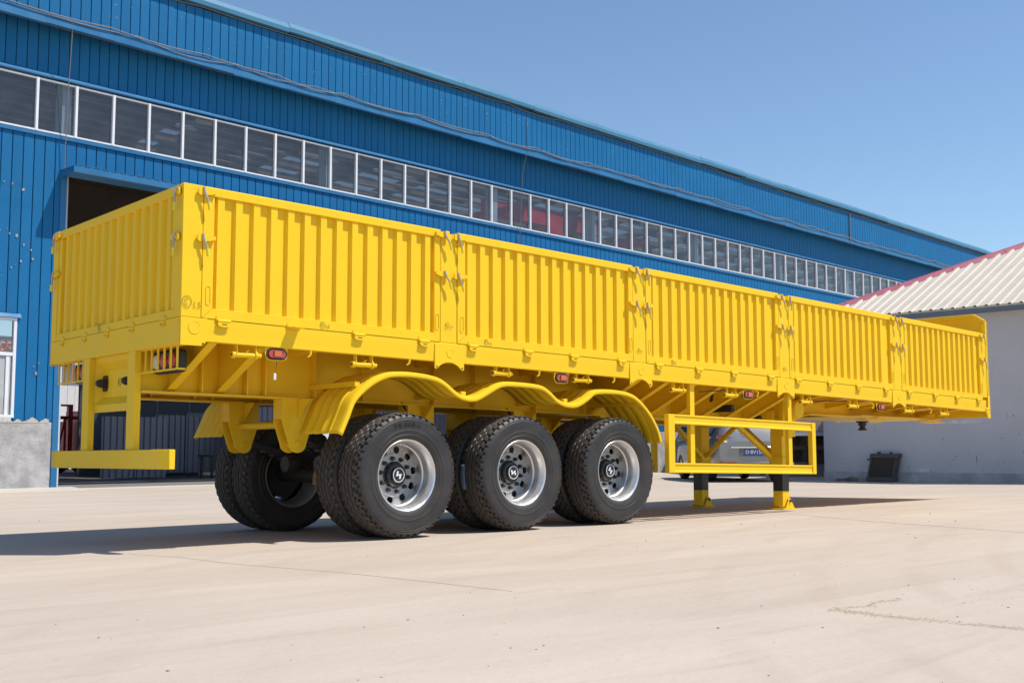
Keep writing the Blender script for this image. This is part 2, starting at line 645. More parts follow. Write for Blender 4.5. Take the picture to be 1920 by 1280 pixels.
def clump_line(pts, wd, n, seed, label):
    r = random.Random(seed)
    m = MB()
    segs = [(Vector(a), Vector(b)) for a, b in zip(pts[:-1], pts[1:])]
    for i in range(n):
        a, b = r.choice(segs)
        p = a.lerp(b, r.random())
        d = (b - a).normalized()
        wob = .025 * math.sin(p.x * 9) + .015 * math.sin(p.x * 23 + 1)
        p = p + Vector((-d.y, d.x)) * (r.gauss(0, wd * 1.25) + wob)
        sz = .002 + .007 * r.random() ** 3
        nn = 6
        vs = [(p.x, p.y, gz(p.y) + sz * .45)]
        for k in range(nn):
            t_ = 2 * math.pi * k / nn
            q = sz * r.uniform(.8, 1.5)
            vs.append((p.x + 1.6 * q * math.cos(t_), p.y + 1.2 * q * math.sin(t_), gz(p.y) - .001))
        m.add(vs, [(0, 1 + k, 1 + (k + 1) % nn) for k in range(nn)])
    tag(m.build("dirt", DIRT, smooth=True, ang=80), label, "dirt", None, "stuff")


clump_line([(1.03, -4.62), (1.02, -4.85), (1.05, -5.13), (1.09, -5.48), (1.16, -6.0)], .020, 1500, 4, "thin brown ridge of dirt on the bare yard nearest the camera")
clump_line([(1.04, -4.63), (1.28, -4.64), (1.62, -4.67)], .012, 260, 6, "faint upper arm of the forked brown dirt line on the yard")
CRK = mat("crack_fill", (0.34, 0.265, 0.20), 0.95, var=0.2, vscale=12)
strip("ground_crack", [(-0.16, .42), (-0.04, -.18), (.01, -.78), (.24, -1.74), (.33, -2.46), (.39, -3.11)], 0.009, CRK, 0.0005, None, "structure", 8)
strip("ground_crack", [(7.35, -.1), (6.87, -1.34), (6.66, -2.25), (6.43, -3.16), (6.2, -4.2)], 0.05, CRK, 0.0006, None, "structure", 9)

# ------------------------------------------------------------------ workshop (local: x along the front, y inward, z up)
WS = empty("workshop", OB, PH, "long blue metal-clad workshop with a ribbon of windows behind the yellow trailer", "building")
PITCH = 0.2265
S_END = 78.0
DOOR0, DOOR1, DOORH = 4.77, 22.3, 6.66
SILL, WINB, WINT, FLT, FLB = 7.41, 7.50, 8.645, 8.78, 8.69
EAVE, FASB, FAST = 0.47, 9.68, 11.03
WX0, WX1, WZ0, WZ1 = 2.02, 3.83, 1.48, 3.52         # small window at the left


def panel_mesh(z0, z1, th=0.03, n=1):
    m = MB()
    a, b = 0.006, PITCH - 0.006
    prof = [(a, 0), (a, -th + .012), (a + .006, -th), (a + .07, -th - .0015), (b - .07, -th - .0015), (b - .006, -th), (b, -th + .012), (b, 0)]
    m.prism(prof, 'z', z0, z1)
    return m.mesh("cladding_panel", BLU, ang=50)


def clad(z0, z1, sa, sb, y, indiv_to, mesh=None):
    """one object per cladding panel up to indiv_to, the rest joined"""
    me = mesh or panel_mesh(z0, z1)
    k0 = math.floor((sa - 3.374) / PITCH)
    k1 = math.ceil((sb - 3.374) / PITCH)
    rest = MB()
    base = [tuple(v.co) for v in me.vertices]
    bf = [tuple(p.vertices) for p in me.polygons]
    for k in range(k0, k1):
        s_ = 3.374 + PITCH * k
        if s_ < sa - 0.15 or s_ + PITCH > sb + 0.12:
            continue
        if s_ < indiv_to:
            link("cladding_panel", me, WS, loc=(s_, y, 0))
        else:
            rest.add([(v[0] + s_, v[1] + y, v[2]) for v in base], bf)
    if rest.v:
        o = rest.build("far_cladding", BLU, WS)
        tag(o, kind="stuff")


IND = 17.5
clad(1.42, SILL - 0.005, WX1 + 0.05, DOOR0 - 0.05, 0.0, IND)
clad(WZ1 + 0.10, SILL - 0.005, 1.2, WX1 + 0.05, 0.0, IND)
clad(DOORH + 0.02, SILL - 0.005, DOOR0, DOOR1, 0.0, IND)
clad(1.42, SILL - 0.005, DOOR1 + 0.1, S_END, 0.0, IND)
clad(1.42, SILL - 0.005, -8.0, 1.2, 0.0, -99)
clad(FLT - 0.02, 10.9, 0.8, S_END, 0.0, IND)
clad(FASB + 0.2, FAST, 1.2, S_END, -EAVE, IND)
clad(FLT - 0.02, 10.9, -8.0, 0.8, 0.0, -99)
clad(FASB + 0.2, FAST, -8.0, 1.2, -EAVE, -99)

for a, b in ((-8, DOOR0 - 0.14), (DOOR1 + 0.14, S_END)):   # concrete plinth
    MB().box(a, b, -0.035, 0.22, -0.3, 1.40).build("concrete_plinth", CONC, WS, bevel=0.01)
m = MB()   # inner skin so that light does not leak
m.box(-8, WX0, 0.03, 0.06, 1.41, SILL)
m.box(WX0, WX1, 0.03, 0.06, WZ1, SILL)
m.box(WX1, DOOR0, 0.03, 0.06, 1.41, SILL)
m.box(DOOR0, DOOR1, 0.03, 0.06, DOORH, SILL)
m.box(DOOR1, S_END, 0.03, 0.06, 1.41, SILL)
m.box(-8, S_END, 0.03, 0.06, FLB, 10.9)
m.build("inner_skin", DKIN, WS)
# door jambs, sill strip, flashings
for a in (DOOR0 - 0.135, DOOR1):
    MB().box(a, a + 0.135, -0.055, 0.16, 0.0, DOORH).build("door_jamb", BLUF, WS, bevel=0.006)
m = MB()
m.xbox(-8, S_END, -0.075, 0.05, SILL, SILL + 0.075, 40)
m.build("sill_flashing", BLUF, WS)
m = MB()
m.xprism([(-0.10, FLB), (0.05, FLB), (0.05, FLT + .03), (-0.035, FLT + .02), (-0.10, FLB + 0.03)], -8, S_END, 60)
o = m.build("head_flashing", BLUF, WS)
m = MB()
rr = random.Random(5)
prof = lambda dz: [(-EAVE - 0.06, FASB + dz), (-EAVE + 0.03, FASB + dz), (-EAVE + 0.03, FASB + 0.24 + dz), (-EAVE - 0.045, FASB + 0.22 + dz), (-EAVE - 0.06, FASB + .03 + dz)]
for i in range(57):
    a, b = -8 + 1.5 * i, -8 + 1.5 * (i + 1) - 0.004
    m.xprism(prof(rr.uniform(-.012, .012)), a, b, 1)
m.build("fascia_flashing", BLUF, WS)
m = MB()
m.box(-8, S_END, -EAVE + 0.031, -EAVE + 0.075, FASB + 0.004, FASB + 0.03)
m.build("eave_batten", mat("brown_batten", (0.13, 0.085, 0.05), 0.8, var=0.2), WS)
m = MB()   # roof-edge cap, slightly uneven sections
for i in range(30):
    a, b = -8 + 3.0 * i, min(-8 + 3.0 * (i + 1) - 0.006, S_END)
    if a >= S_END:
        break
    dz = rr.uniform(-.015, .015)
    m.xprism([(-EAVE - 0.16, FAST + 0.07 + dz), (-EAVE + .3, FAST + 0.07 + dz), (-EAVE + .3, FAST + 0.33 + dz), (-EAVE - 0.10, FAST + 0.30 + dz), (-EAVE - 0.17, FAST + 0.17 + dz)], a, b, 1)
m.build("roof_edge_cap", BLUC, WS)
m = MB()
m.box(-8, S_END, -EAVE - 0.015, -EAVE + 0.25, FAST + 0.0, FAST + 0.07)  # black strip paints the shadow under the roof cap
m.build("painted_cap_shadow", BLKP, WS)
# roof slabs, back and end walls
DEEP = 18.0
sk = [(12.7, 13.5), (17.6, 19.4)] + [(21.0 + 3.0 * i, 23.2 + 3.0 * i) for i in range(17)]  # unseen skylight bays, added to let daylight into the dark interior
edges = [-8] + [e for p in sk for e in p] + [S_END]
for i in range(0, len(edges), 2):
    m = MB()
    m.prism([(-EAVE, FAST), (DEEP / 2, FAST + 0.5), (DEEP + .3, FAST), (DEEP + .3, FAST - .1), (DEEP / 2, FAST + 0.38), (-EAVE + 0.04, FAST - .1)], 'x', edges[i], edges[i + 1])
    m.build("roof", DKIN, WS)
SKYM = glass_mat("translucent_sheet", (0.9, 0.9, 0.88), d0=.05, d1=.15)
for a, b in sk:
    m = MB()
    m.prism([(-EAVE, FAST), (1.5, FAST + .08), (1.5, FAST - .02), (-EAVE + .04, FAST - .1)], 'x', a, b)
    m.prism([(13.0, FAST + .28), (DEEP + .3, FAST), (DEEP + .3, FAST - .1), (13.0, FAST + .18)], 'x', a, b)
    m.build("roof", DKIN, WS)
    MB().prism([(1.5, FAST + .08), (DEEP / 2, FAST + .5), (13.0, FAST + .28), (13.0, FAST + .26), (DEEP / 2, FAST + .48), (1.5, FAST + .06)], 'x', a + .002, b - .002).build("added_skylight", SKYM, WS)
m = MB()
m.box(-8, 5.0, DEEP, DEEP + .1, 0, FAST)
m.box(5.0, 14.9, DEEP, DEEP + .1, 6.4, FAST)
m.box(14.9, S_END, DEEP, DEEP + .1, 0, FAST)
m.box(-8, -7.9, 0.06, DEEP, 0, FAST)
m.box(S_END - .1, S_END, 0.06, DEEP, 0, FAST)
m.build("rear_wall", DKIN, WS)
m = MB()
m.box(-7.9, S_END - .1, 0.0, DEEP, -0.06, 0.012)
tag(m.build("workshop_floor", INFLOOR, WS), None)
# purlins under the roof
pm = MB().box(-7.8, S_END - .2, -0.04, 0.04, -0.10, 0.10).mesh("purlin", mat("brown_purlin", (0.16, 0.12, 0.09), 0.7, var=.1))
for i in range(14):
    d = 0.7 + i * 1.25
    link("purlin", pm, WS, loc=(0, d, FAST - 0.24 + 0.5 * (1 - abs(d - 9) / 9)))
# columns inside
cm = MB()
cm.box(-0.10, 0.10, -.16, -.14, 0, 10.4)
cm.box(-0.10, 0.10, .14, .16, 0, 10.4)
cm.box(-0.01, 0.01, -.14, .14, 0, 10.4)
cm = cm.mesh("column", COLM)
COLS = [4.79, 11.85, 18.05, 22.75, 28.7, 34.7, 40.5, 46.5, 52.5]
for s_ in COLS:
    link("column", cm, WS, loc=(s_, 0.30, 0.0))
# ribbon windows
MS, M0 = 0.8524135, 4.06434
fm = MB()
fm.box(-0.026, 0.026, -0.075, 0.04, WINB, WINT)
fm.box(0.026, MS - 0.026, -0.065, 0.03, WINB, WINB + 0.035)
fm.box(0.026, MS - 0.026, -0.065, 0.03, WINT - 0.03, WINT)
fm = fm.mesh("window", WHT)
pmesh = MB().box(0.026, MS - 0.026, -0.012, -0.006, WINB + 0.035, WINT - 0.03).mesh("pane", GLASS)
for k in range(-13, 90):
    s_ = M0 + MS * k
    if s_ > S_END - 1 or s_ < -7.6:
        continue
    wdw = link("window", fm, WS, loc=(s_, 0, 0))
    link("pane", pmesh, wdw)
# low side window with frame
m = MB()
m.box(WX0, WX1, -0.05, 0.06, WZ1 - 0.05, WZ1)
m.box(WX0, WX1, -0.06, 0.06, WZ0, WZ0 + 0.06)
m.box(WX0, WX0 + .06, -0.05, 0.06, WZ0 + .06, WZ1 - .05)
m.box(WX1 - .06, WX1, -0.05, 0.06, WZ0 + .06, WZ1 - .05)
m.box(WX0 + .06, WX1 - .06, -0.045, 0.05, 2.74, 2.81)
m.box(WX1 - .19, WX1 - .12, -0.03, 0.03, WZ0 + .06, 2.74)
sw = m.build("side_window", WHT, WS, bevel=0.004)
MB().box(WX0 + .06, WX1 - .06, 0.0, 0.006, WZ0 + .06, WZ1 - .05).build("pane", CLEAR, sw)
m = MB()
m.xprism([(-0.09, WZ1 + .005), (0.03, WZ1 + .005), (0.03, WZ1 + 0.10), (-0.04, WZ1 + 0.09)], WX0 - .1, WX1 + .07, 1)
m.build("window_hood", BLUF, WS)
# canopy above the door
m = MB()
CA, CB = 4.60, 22.6
m.prism([(-0.70, DOORH + .02), (0.0, DOORH - .01), (0.0, DOORH + 0.05), (-0.70, DOORH + .075)], 'x', CA, CB)
m.box(CA, CB, -0.72, -0.70, DOORH - 0.055, DOORH + 0.085)
m.prism([(-0.70, DOORH - .05), (-0.02, DOORH - .09), (-0.02, DOORH - .01), (-0.70, DOORH + .02)], 'x', CA, CA + 0.015)
m.build("door_canopy", BLUF, WS)
m = MB()
for i in range(int((CB - CA) / 0.2)):
    a = CA + 0.02 + i * 0.2
    m.prism([(a, DOORH + .087), (a + .04, DOORH + .105), (a + .10, DOORH + .105), (a + .14, DOORH + .087)], 'y', -0.73, 0.0)
m.build("canopy_sheet", mat("canopy_top", (0.03, 0.10, 0.2), 0.6), WS)
m = MB()
m.box(CA + .03, CB, -0.66, -0.60, DOORH - .04, DOORH + .0)
m.build("canopy_rail", mat("canopy_timber", (0.28, 0.2, 0.13), 0.8), WS)
m = MB()   # sliding door rail and roller housing inside the opening
for i in range(9):
    m.tube([(DOOR0 + .05, 1.0 + .9 * i, 9.2 + .06 * i), (DOOR1, 1.0 + .9 * i, 9.2 + .06 * i)], 0.05, 6)
m.build("roof_pipework", DKIN, WS)

# peeled flakes on the wall by the door
m = MB()
rr = random.Random(11)
for px, py in ((2.72, 5.05), (3.2, 4.62), (3.32, 4.40), (3.47, 4.36), (3.66, 4.55), (3.74, 4.62), (3.86, 4.71), (3.98, 4.83), (3.02, 4.55), (2.9, 4.72), (3.28, 5.55),
               (3.4, 5.30), (3.3, 5.42), (3.9, 5.05), (4.0, 5.12), (3.55, 5.35), (3.6, 5.25), (3.75, 5.22), (4.06, 4.96), (4.10, 4.78), (3.45, 6.3), (3.62, 6.3), (3.85, 6.2), (4.2, 2.55), (4.25, 2.4), (4.3, 2.62)):
    n = rr.randint(3, 5)
    sz = rr.uniform(0.010, 0.036)
    ps = [(px + sz * rr.uniform(.5, 1.2) * math.cos(2 * math.pi * i / n + .5), py + 1.5 * sz * rr.uniform(.5, 1.2) * math.sin(2 * math.pi * i / n + .5)) for i in range(n)]
    vs = [(x, -0.034 - rr.uniform(0.0, .022), z) for x, z in ps]
    m.add(vs + [(x, y + .003, z) for x, y, z in vs], [tuple(range(n)), tuple(reversed(range(n, 2 * n)))] + [(i, (i + 1) % n, n + (i + 1) % n, n + i) for i in range(n)])
for i in range(80):
    px, py, sz = rr.uniform(4, 40), rr.uniform(10.1, 10.95), rr.uniform(.006, .018)
    ps = [(px + sz * rr.uniform(.5, 1.2) * math.cos(2 * math.pi * k / 5), py + sz * rr.uniform(.5, 1.5) * math.sin(2 * math.pi * k / 5)) for k in range(5)]
    m.prism(ps, 'y', -EAVE - .0345, -EAVE - .025)
o = m.build("paint_flakes", CHIPM, WS, smooth=False)
tag(o, kind="stuff")
m = MB()   # smeared mortar edge above the plinth
rr = random.Random(21)
ps = [(1.0, 1.385)]
s_ = 1.0
while s_ < DOOR0 - .2:
    ps.append((s_, 1.402 + rr.uniform(0, .028) + .09 * max(0, 1 - abs(s_ - 4.22) / .13) + .06 * max(0, 1 - abs(s_ - 4.5) / .12) + .05 * max(0, 1 - abs(s_ - 3.92) / .06)))
    s_ += rr.uniform(.008, .03)
ps += [(s_, 1.385)]
m.prism(ps, 'y', -.041, -.002)
m.build("mortar_edge", APRON, WS, smooth=False)

# apron at the foot of the wall
m = MB()
P0, P1 = -8.0, DOOR0 + 0.35
m.prism([(-0.8, -0.1), (0.0, -0.1), (0.0, 0.06), (-0.45, 0.03), (-0.78, 0.004)], 'x', P0, P1)
o = m.build("pavement_apron", APRON)
o.location = OB
o.rotation_euler = (0, 0, PH)
tag(o, kind="structure")
m = MB()
m.prism([(-0.18, -0.1), (0.1, -0.1), (0.1, 0.022), (-0.12, 0.02)], 'x', P1, DOOR1)
o = m.build("door_sill", APRON)
o.location = OB
o.rotation_euler = (0, 0, PH)
tag(o, kind="structure")

# crane beam inside
m = MB()
m.box(21.6, 27.7, 3.9, 4.3, 8.95, 9.55)
m.box(21.0, 21.3, 2.5, 15, 8.6, 8.9)
m.box(28.7, 29.0, 2.5, 15, 8.6, 8.9)
m.box(24.5, 25.3, 3.7, 4.5, 8.6, 8.95)
o = m.build("crane_beam", CRANE)
o.location = OB
o.rotation_euler = (0, 0, PH)
tag(o, "red overhead crane girder inside, behind the window ribbon", "crane")


# cables
def ws_path(pts):
    return [bw(*p) for p in pts]


def sag_cable(name, z, off, s0, s1, span, sag, r, label, seed):
    rr = random.Random(seed)
    pts = []
    s_ = s0
    while s_ < s1:
        sp = span * rr.uniform(.8, 1.2)
        sg = sag * rr.uniform(.4, 1.3)
        for i in range(6):
            t_ = i / 6
            pts.append((s_ + sp * t_, off, z - sg * 4 * t_ * (1 - t_)))
        s_ += sp
    m = MB().tube(ws_path(pts), r, 5)
    o = m.build(name, CABL)
    return tag(o, label, "cable")


sag_cable("cable", FASB + 0.27, -EAVE - 0.085, -6, S_END, 2.3, 0.09, 0.013, "grey cable sagging along the lower edge of the blue fascia", 4)
sag_cable("cable", FASB + 0.25, -EAVE - 0.075, 3.2, S_END, 2.9, 0.11, 0.010, "second thinner cable hanging just under the first on the fascia", 9)
sag_cable("cable", FAST + 0.04, -EAVE - 0.06, -6, S_END, 2.6, 0.05, 0.012, "cable strung along the top of the blue fascia under the roof cap", 5)
pts = [(4.555, -EAVE - .06, FASB + .2), (4.59, -.4, 9.2), (4.615, -.3, 8.6), (4.65, -.2, 7.9), (4.665, -.14, 7.3), (4.68, -.12, 6.75)]
tag(MB().tube(ws_path(pts), 0.011, 5).build("cable", CABL), "thin cable hanging from the fascia down to the door canopy", "cable")
pts = [(18.75, -EAVE - .07, FAST - .2), (18.76, -EAVE - .07, FASB + .1), (18.82, -.28, 9.2), (18.84, -.2, 8.2), (18.86, -.13, 7.4), (18.9, -.1, 6.4)]
tag(MB().tube(ws_path(pts), 0.011, 5).build("cable", CABL), "thin cable hanging over the ribbon windows above the trailer's second gate", "cable")
pts = [(39.5, -EAVE - .07, FAST), (39.5, -EAVE - .07, FASB + .05)]
tag(MB().tube(ws_path(pts), 0.03, 5).build("cable", CABL), "short vertical cable on the blue fascia above the white house roof", "cable")

# ------------------------------------------------------------------ things inside and behind the workshop
def at_ws(o):
    o.location = OB
    o.rotation_euler = (0, 0, PH)
    return o


fence = at_ws(empty("corrugated_screen", label="row of grey corrugated sheets standing inside the dark workshop door", cat="metal sheet"))


def corr(w_, h_, pit, dep, name, th=0.004):
    m = MB()
    prof = []
    x = 0.0
    while x < w_:
        prof += [(x, 0), (x + pit * .28, 0), (x + pit * .36, -dep), (x + pit * .92, -dep)]
        x += pit
    prof.append((x, 0))
    m.grid([[(a, b, 0) for a, b in prof], [(a, b, h_) for a, b in prof]])
    m.grid([[(a, b + th, 0) for a, b in prof], [(a, b + th, h_) for a, b in prof]])
    return m.mesh(name, GREYS, fix=False, ang=20)


cs = corr(0.95, 1.68, 0.19, 0.045, "sheet")
for i in range(2):
    link("sheet", cs, fence, loc=(8.75 + i * 0.98, 6.0 + rnd.uniform(-.05, .05), 0.05))
for i in range(3):
    link("sheet", cs, fence, loc=(10.85 + i * 0.97, 6.9 + rnd.uniform(-.05, .05), 0.15))
fence2 = at_ws(empty("corrugated_screen", label="tall grey corrugated sheets in the workshop, glimpsed between the trailer wheels", cat="metal sheet"))
cs2 = corr(0.95, 2.06, 0.19, 0.045, "sheet")
for i in range(9):
    link("sheet", cs2, fence2, loc=(12.9 + i * 0.97, 5.2, 0.02))

part = at_ws(empty("office_partition", label="dark partition with blue and red band deep inside the workshop", cat="partition"))
m = MB()
m.box(9.8, 19, 9.5, 9.6, 0, 3.2)
m.build("wall", mat("partition_wall", (0.10, 0.10, 0.12), .7), part)
MB().box(11.0, 19, 9.38, 9.45, 2.35, 2.55).build("blue_band", mat("band_blue", (0.03, 0.06, 0.16), .6), part)
MB().box(11.0, 19, 9.38, 9.45, 2.56, 2.80).build("red_band", mat("band_red", (0.20, 0.03, 0.04), .6), part)
MB().box(11.0, 19, 9.38, 9.45, 2.81, 2.98).build("upper_blue_band", mat("band_blue_pale", (0.06, 0.10, 0.2), .6), part)
m = MB()
m.box(13.35, 14.2, 9.44, 9.49, .6, 2.0)
m.build("door_panel", mat("door_pale", (0.25, 0.24, 0.25), .6), part)
MB().box(13.5, 13.9, 9.40, 9.435, .75, 1.85).build("door_opening", BLKP, part)
for i, s_ in enumerate((11.9, 13.0, 14.15)):
    MB().tube([(s_, 8.7, 0), (s_, 8.7, 3.6)], 0.025, 6).build("post", GREYS, part)

# workbench, dark clutter on the floor
m = MB()
m.box(11.3, 13.2, 4.6, 5.3, 0.62, 0.68)
for a, b in ((11.35, 4.65), (13.1, 4.65), (11.35, 5.2), (13.1, 5.2)):
    m.box(a, a + .06, b, b + .06, 0.01, 0.62)
tag(at_ws(m.build("workbench", BLKP)), "low black workbench in the dark of the doorway", "workbench")
# red machine near the back door
rm = at_ws(empty("red_forklift", label="red lifting machine with upright frame seen through the workshop's open back door", cat="machine"))
RS = lambda px: 11.72 + (px - 113) * 0.0197          # along the back door at depth 15
RZ = lambda py: 0.83 + (841 - py) * 0.0190
MB().box(RS(130), RS(138), 15.0, 15.15, .3, RZ(759)).build("mast", REDM, rm)
MB().box(RS(106), RS(130), 15.03, 15.12, RZ(762.5), RZ(759)).build("top_bar", REDM, rm)
MB().box(RS(100), RS(175), 15.16, 15.3, RZ(786), RZ(780)).build("cross_beam", REDM, rm)
m = MB().bar((RS(113), 15.1, RZ(845)), (RS(126), 15.1, RZ(786)), .07, .07)
m.build("brace", REDM, rm)
MB().box(RS(131), RS(146), 15.35, 16.2, .45, RZ(790)).build("body", REDM, rm, bevel=.02)
MB().box(RS(104), RS(170), 15.3, 16.4, .30, RZ(866)).build("chassis", REDM, rm, bevel=.02)
BRT = mat("machine_red_lit", (0.80, .03, .03), .4)  # brighter copy of the machine red, paints the panel as lit
MB().box(RS(158), RS(178), 15.2, 16.4, .5, RZ(770)).build("cab", BRT, rm, bevel=.02)
for i in range(5):
    MB().box(RS(160), RS(176), 15.15, 15.19, .8 + .27 * i, .93 + .27 * i).build("louvre", REDM, rm)
for c in (RS(118), RS(160)):
    MB().lathe([(0.05, -.12), (.30, -.12), (.36, -.08), (.36, .08), (.30, .12), (.05, .12)], 20, 'y', (c, 15.2, .37)).build("wheel", RUB, rm)
m = MB()
m.prism([(14.0, 0.35), (14.7, 0.30), (14.62, 1.3), (14.3, 1.62), (13.95, 1.45)], 'y', 20.4, 21.2)
o = tag(at_ws(m.build("tarp_bundle", TEAL, bevel=.05)), "teal tarpaulin bundle behind the red machine", "tarpaulin")
o.location.z = gz(99) - .28

# white factory across the back yard
fb = at_ws(empty("white_factory", label="white corrugated factory with red sign seen through the workshop", cat="building"))
FW = 33.0
m = MB()
s_ = 2.0
while s_ < 34:
    m.box(s_ + .008, s_ + .392, FW - 0.03, FW, .1, 6.25)
    s_ += 0.4
m.box(2, 34, FW + .001, FW + 12, 0, 6.28)
m.build("wall", WCOR, fb)
MB().box(1.8, 34.2, FW - .12, FW + 12.2, 6.29, 6.38).build("roof", GUT, fb)
m = MB()
for i in range(6):
    m.box(19.0 + 2.2 * i, 20.3 + 2.2 * i, FW - .05, FW - .031, 5.2, 5.95)
m.build("window", CARGL, fb)
_t = text_mesh("达", 0.80, 0.05, SIGNR, "sign_letter")
sl = link("sign_letter", _t, fb)
sl.rotation_euler = (R(90), 0, 0)
sl.location = (17.13, FW - .10, 5.77)
canopy = MB()
canopy.box(18.6, 24, FW - .5, FW - .06, 5.0, 5.12)
canopy.build("awning", GUT, fb)

# ------------------------------------------------------------------ house on the right (same orientation as the workshop)
HS, HW = 21.1, -8.83
house = at_ws(empty("storage_house", label="low white rendered house with cream metal hip roof and pink ridge cap", cat="house"))
m = MB()
HD, HL = 9.0, 16.0
m.box(HS, HS + HD, HW - HL, HW, -0.3, 4.02)
m.build("wall", WALLW, house)
m = MB()
m.box(HS - 0.012, HS + .3, HW - HL, HW + 0.012, -.3, 0.24)
m.build("plinth", mat("stained_plinth", (0.50, 0.48, 0.48), .9, var=.25, vscale=2.5, dust=.75, dust_col=(.25, .24, .235), dscale=2.2, dust_lo=.42), house)
EV, OH = 0.5, 0.5
E0, EC, ZE, PS = HS - EV, HW + OH, 4.13, 0.468
RUN = (HD + 2 * EV) / 2
# pitched faces (front slope trapezoid + hip end), thickness below
m = MB()
a = [(E0, EC, ZE), (E0, HW - HL - OH, ZE), (E0 + RUN, HW - HL - OH, ZE + RUN * PS), (E0 + RUN, EC - RUN, ZE + RUN * PS), (E0 + 2 * RUN, EC, ZE), (E0 + 2 * RUN, HW - HL - OH, ZE)]
dn = [(x, y, z - .05) for x, y, z in a]
m.add(a, [(0, 1, 2, 3), (0, 3, 4), (3, 2, 5, 4)])
m.add(dn, [(3, 2, 1, 0), (4, 3, 0), (4, 5, 2, 3)])
m.add([a[0], a[1], dn[1], dn[0]], [(0, 1, 2, 3)])
m.add([a[0], a[4], dn[4], dn[0]], [(0, 1, 2, 3)])
roof = m.build("roof", ROOF, house, smooth=False)
# raised ribs on the front slope, each its own piece
RIB_SHADE = MB()  # black faces paint the darkness inside the open rib ends
k = 0
nrm = Vector((-PS, 0, 1)).normalized()
while True:
    y = EC - 0.30 - 0.262 * k
    k += 1
    if y < HW - HL:
        break
    t1 = min(RUN, EC - y) - 0.06
    if t1 < 0.2:
        continue
    m = MB()
    vs = []
    for t_ in (-0.06, t1):
        for dy, hh in ((-.055, .0), (-.028, .036), (.028, .036), (.055, .0)):
            p = Vector((E0 + t_, y + dy, ZE + t_ * PS)) + nrm * (hh + .002)
            vs.append(p)
    m.add(vs, [(0, 1, 5, 4), (1, 2, 6, 5), (2, 3, 7, 6), (4, 5, 6, 7)])
    rib = m.build("roof_rib", ROOF, roof, smooth=False)
    if E0 + t1 > E0 + 1:
        t_ = -.045
        vs = [Vector((E0 + t_, y + dy, ZE + t_ * PS)) + nrm * (hh + .002) for dy, hh in ((-.053, .0), (-.027, .034), (.027, .034), (.053, .0))]
        RIB_SHADE.add(vs, [(3, 2, 1, 0)])
o = RIB_SHADE.build("rib_end_shade", BLKP, roof, smooth=False)
tag(o, kind="stuff")
# hip cap and ridge cap
m = MB()
hd = Vector((1, -1, PS)).normalized()
sd_ = Vector((1, 1, 0)).normalized()
n_h = 5
for i in range(n_h):
    t0, t1 = -0.05 + (RUN + .05) * i / n_h, -0.05 + (RUN + .05) * (i + 1) / n_h - .008
    vs = []
    for t_ in (t0, t1):
        c = Vector((E0 + t_, EC - t_, ZE + t_ * PS))
        for wv, hv in ((-.20, -.06), (-.11, .045), (0, .08), (.11, .045), (.20, -.06)):
            vs.append(c + sd_ * wv + Vector((0, 0, hv)))
    m.add(vs, [(j, j + 1, j + 6, j + 5) for j in range(4)] + [(4, 3, 2, 1, 0), (5, 6, 7, 8, 9), (0, 5, 9, 4)])
m.prism([(E0 + RUN - .2, ZE + RUN * PS - .06), (E0 + RUN - .1, ZE + RUN * PS + .06), (E0 + RUN + .1, ZE + RUN * PS + .06), (E0 + RUN + .2, ZE + RUN * PS - .06)], 'y', HW - HL - OH, EC - RUN)
m.build("ridge_cap", PINK, roof, smooth=False)
m = MB()
m.box(E0 + .02, E0 + .07, HW - HL - OH, EC - .02, ZE - .12, ZE - .03)
m.box(E0 + .07, HS, HW - HL - OH, EC - .02, ZE - .115, ZE - .09)
m.build("gutter", GUT, house, bevel=0.005)
PATM = mat("patched_render", (0.72, 0.68, 0.64), .9, var=.25, vscale=9)
for (u, zz, su, sz) in ((-11.4, .29, .22, .06), (-12.5, 1.45, .52, .055), (-10.0, .28, .10, .04)):
    ps = []
    rr = random.Random(int(u * 10))
    for i in range(14):
        a_ = 2 * math.pi * i / 14
        q = rr.uniform(.6, 1.1)
        ps.append((u + su * q * math.cos(a_), zz + sz * q * math.sin(a_)))
    MB().prism(ps, 'x', HS - .004, HS + .01).build("render_patch", PATM, house, smooth=False)

m = MB()   # knocks and smears on the wall
rr = random.Random(77)
for i in range(60):
    yy, zz = rr.uniform(-15.5, -8.9), rr.choice((rr.uniform(.25, .8), rr.uniform(.3, 3.2)))
    sx, sz = rr.uniform(.004, .018), rr.uniform(.006, .03)
    if rr.random() < .2:
        sz *= 4
        sx *= .5
    ps = [(yy + sx * rr.uniform(.6, 1.2) * math.cos(2 * math.pi * k / 7), zz + sz * rr.uniform(.6, 1.2) * math.sin(2 * math.pi * k / 7)) for k in range(7)]
    m.prism(ps, 'x', HS - .003, HS + .01)
tag(m.build("wall_marks", mat("wall_mark", (.20, .19, .185), .9, var=.3), house, smooth=False), kind="stuff")

# radiator leaning on the wall
rad = at_ws(empty("vehicle_radiator", label="dark dusty radiator leaning against the foot of the white wall", cat="radiator"))
m = MB()
W0, W1 = -10.90, -10.22
lean = lambda z_: HS - 0.42 + 0.16 * z_ / 1.05


def rbox(y0, y1, z0, z1, t0, t1, mb):
    vs = []
    for z_ in (z0, z1):
        sk = 0.07 * (z_ - .5)
        zz_ = z_ * .66
        for t_ in (t0, t1):
            for y in (y0, y1):
                vs.append((lean(z_) + t_, y - sk, zz_))
    mb.add(vs, [(0, 1, 3, 2), (4, 6, 7, 5), (0, 4, 5, 1), (2, 3, 7, 6), (0, 2, 6, 4), (1, 5, 7, 3)])


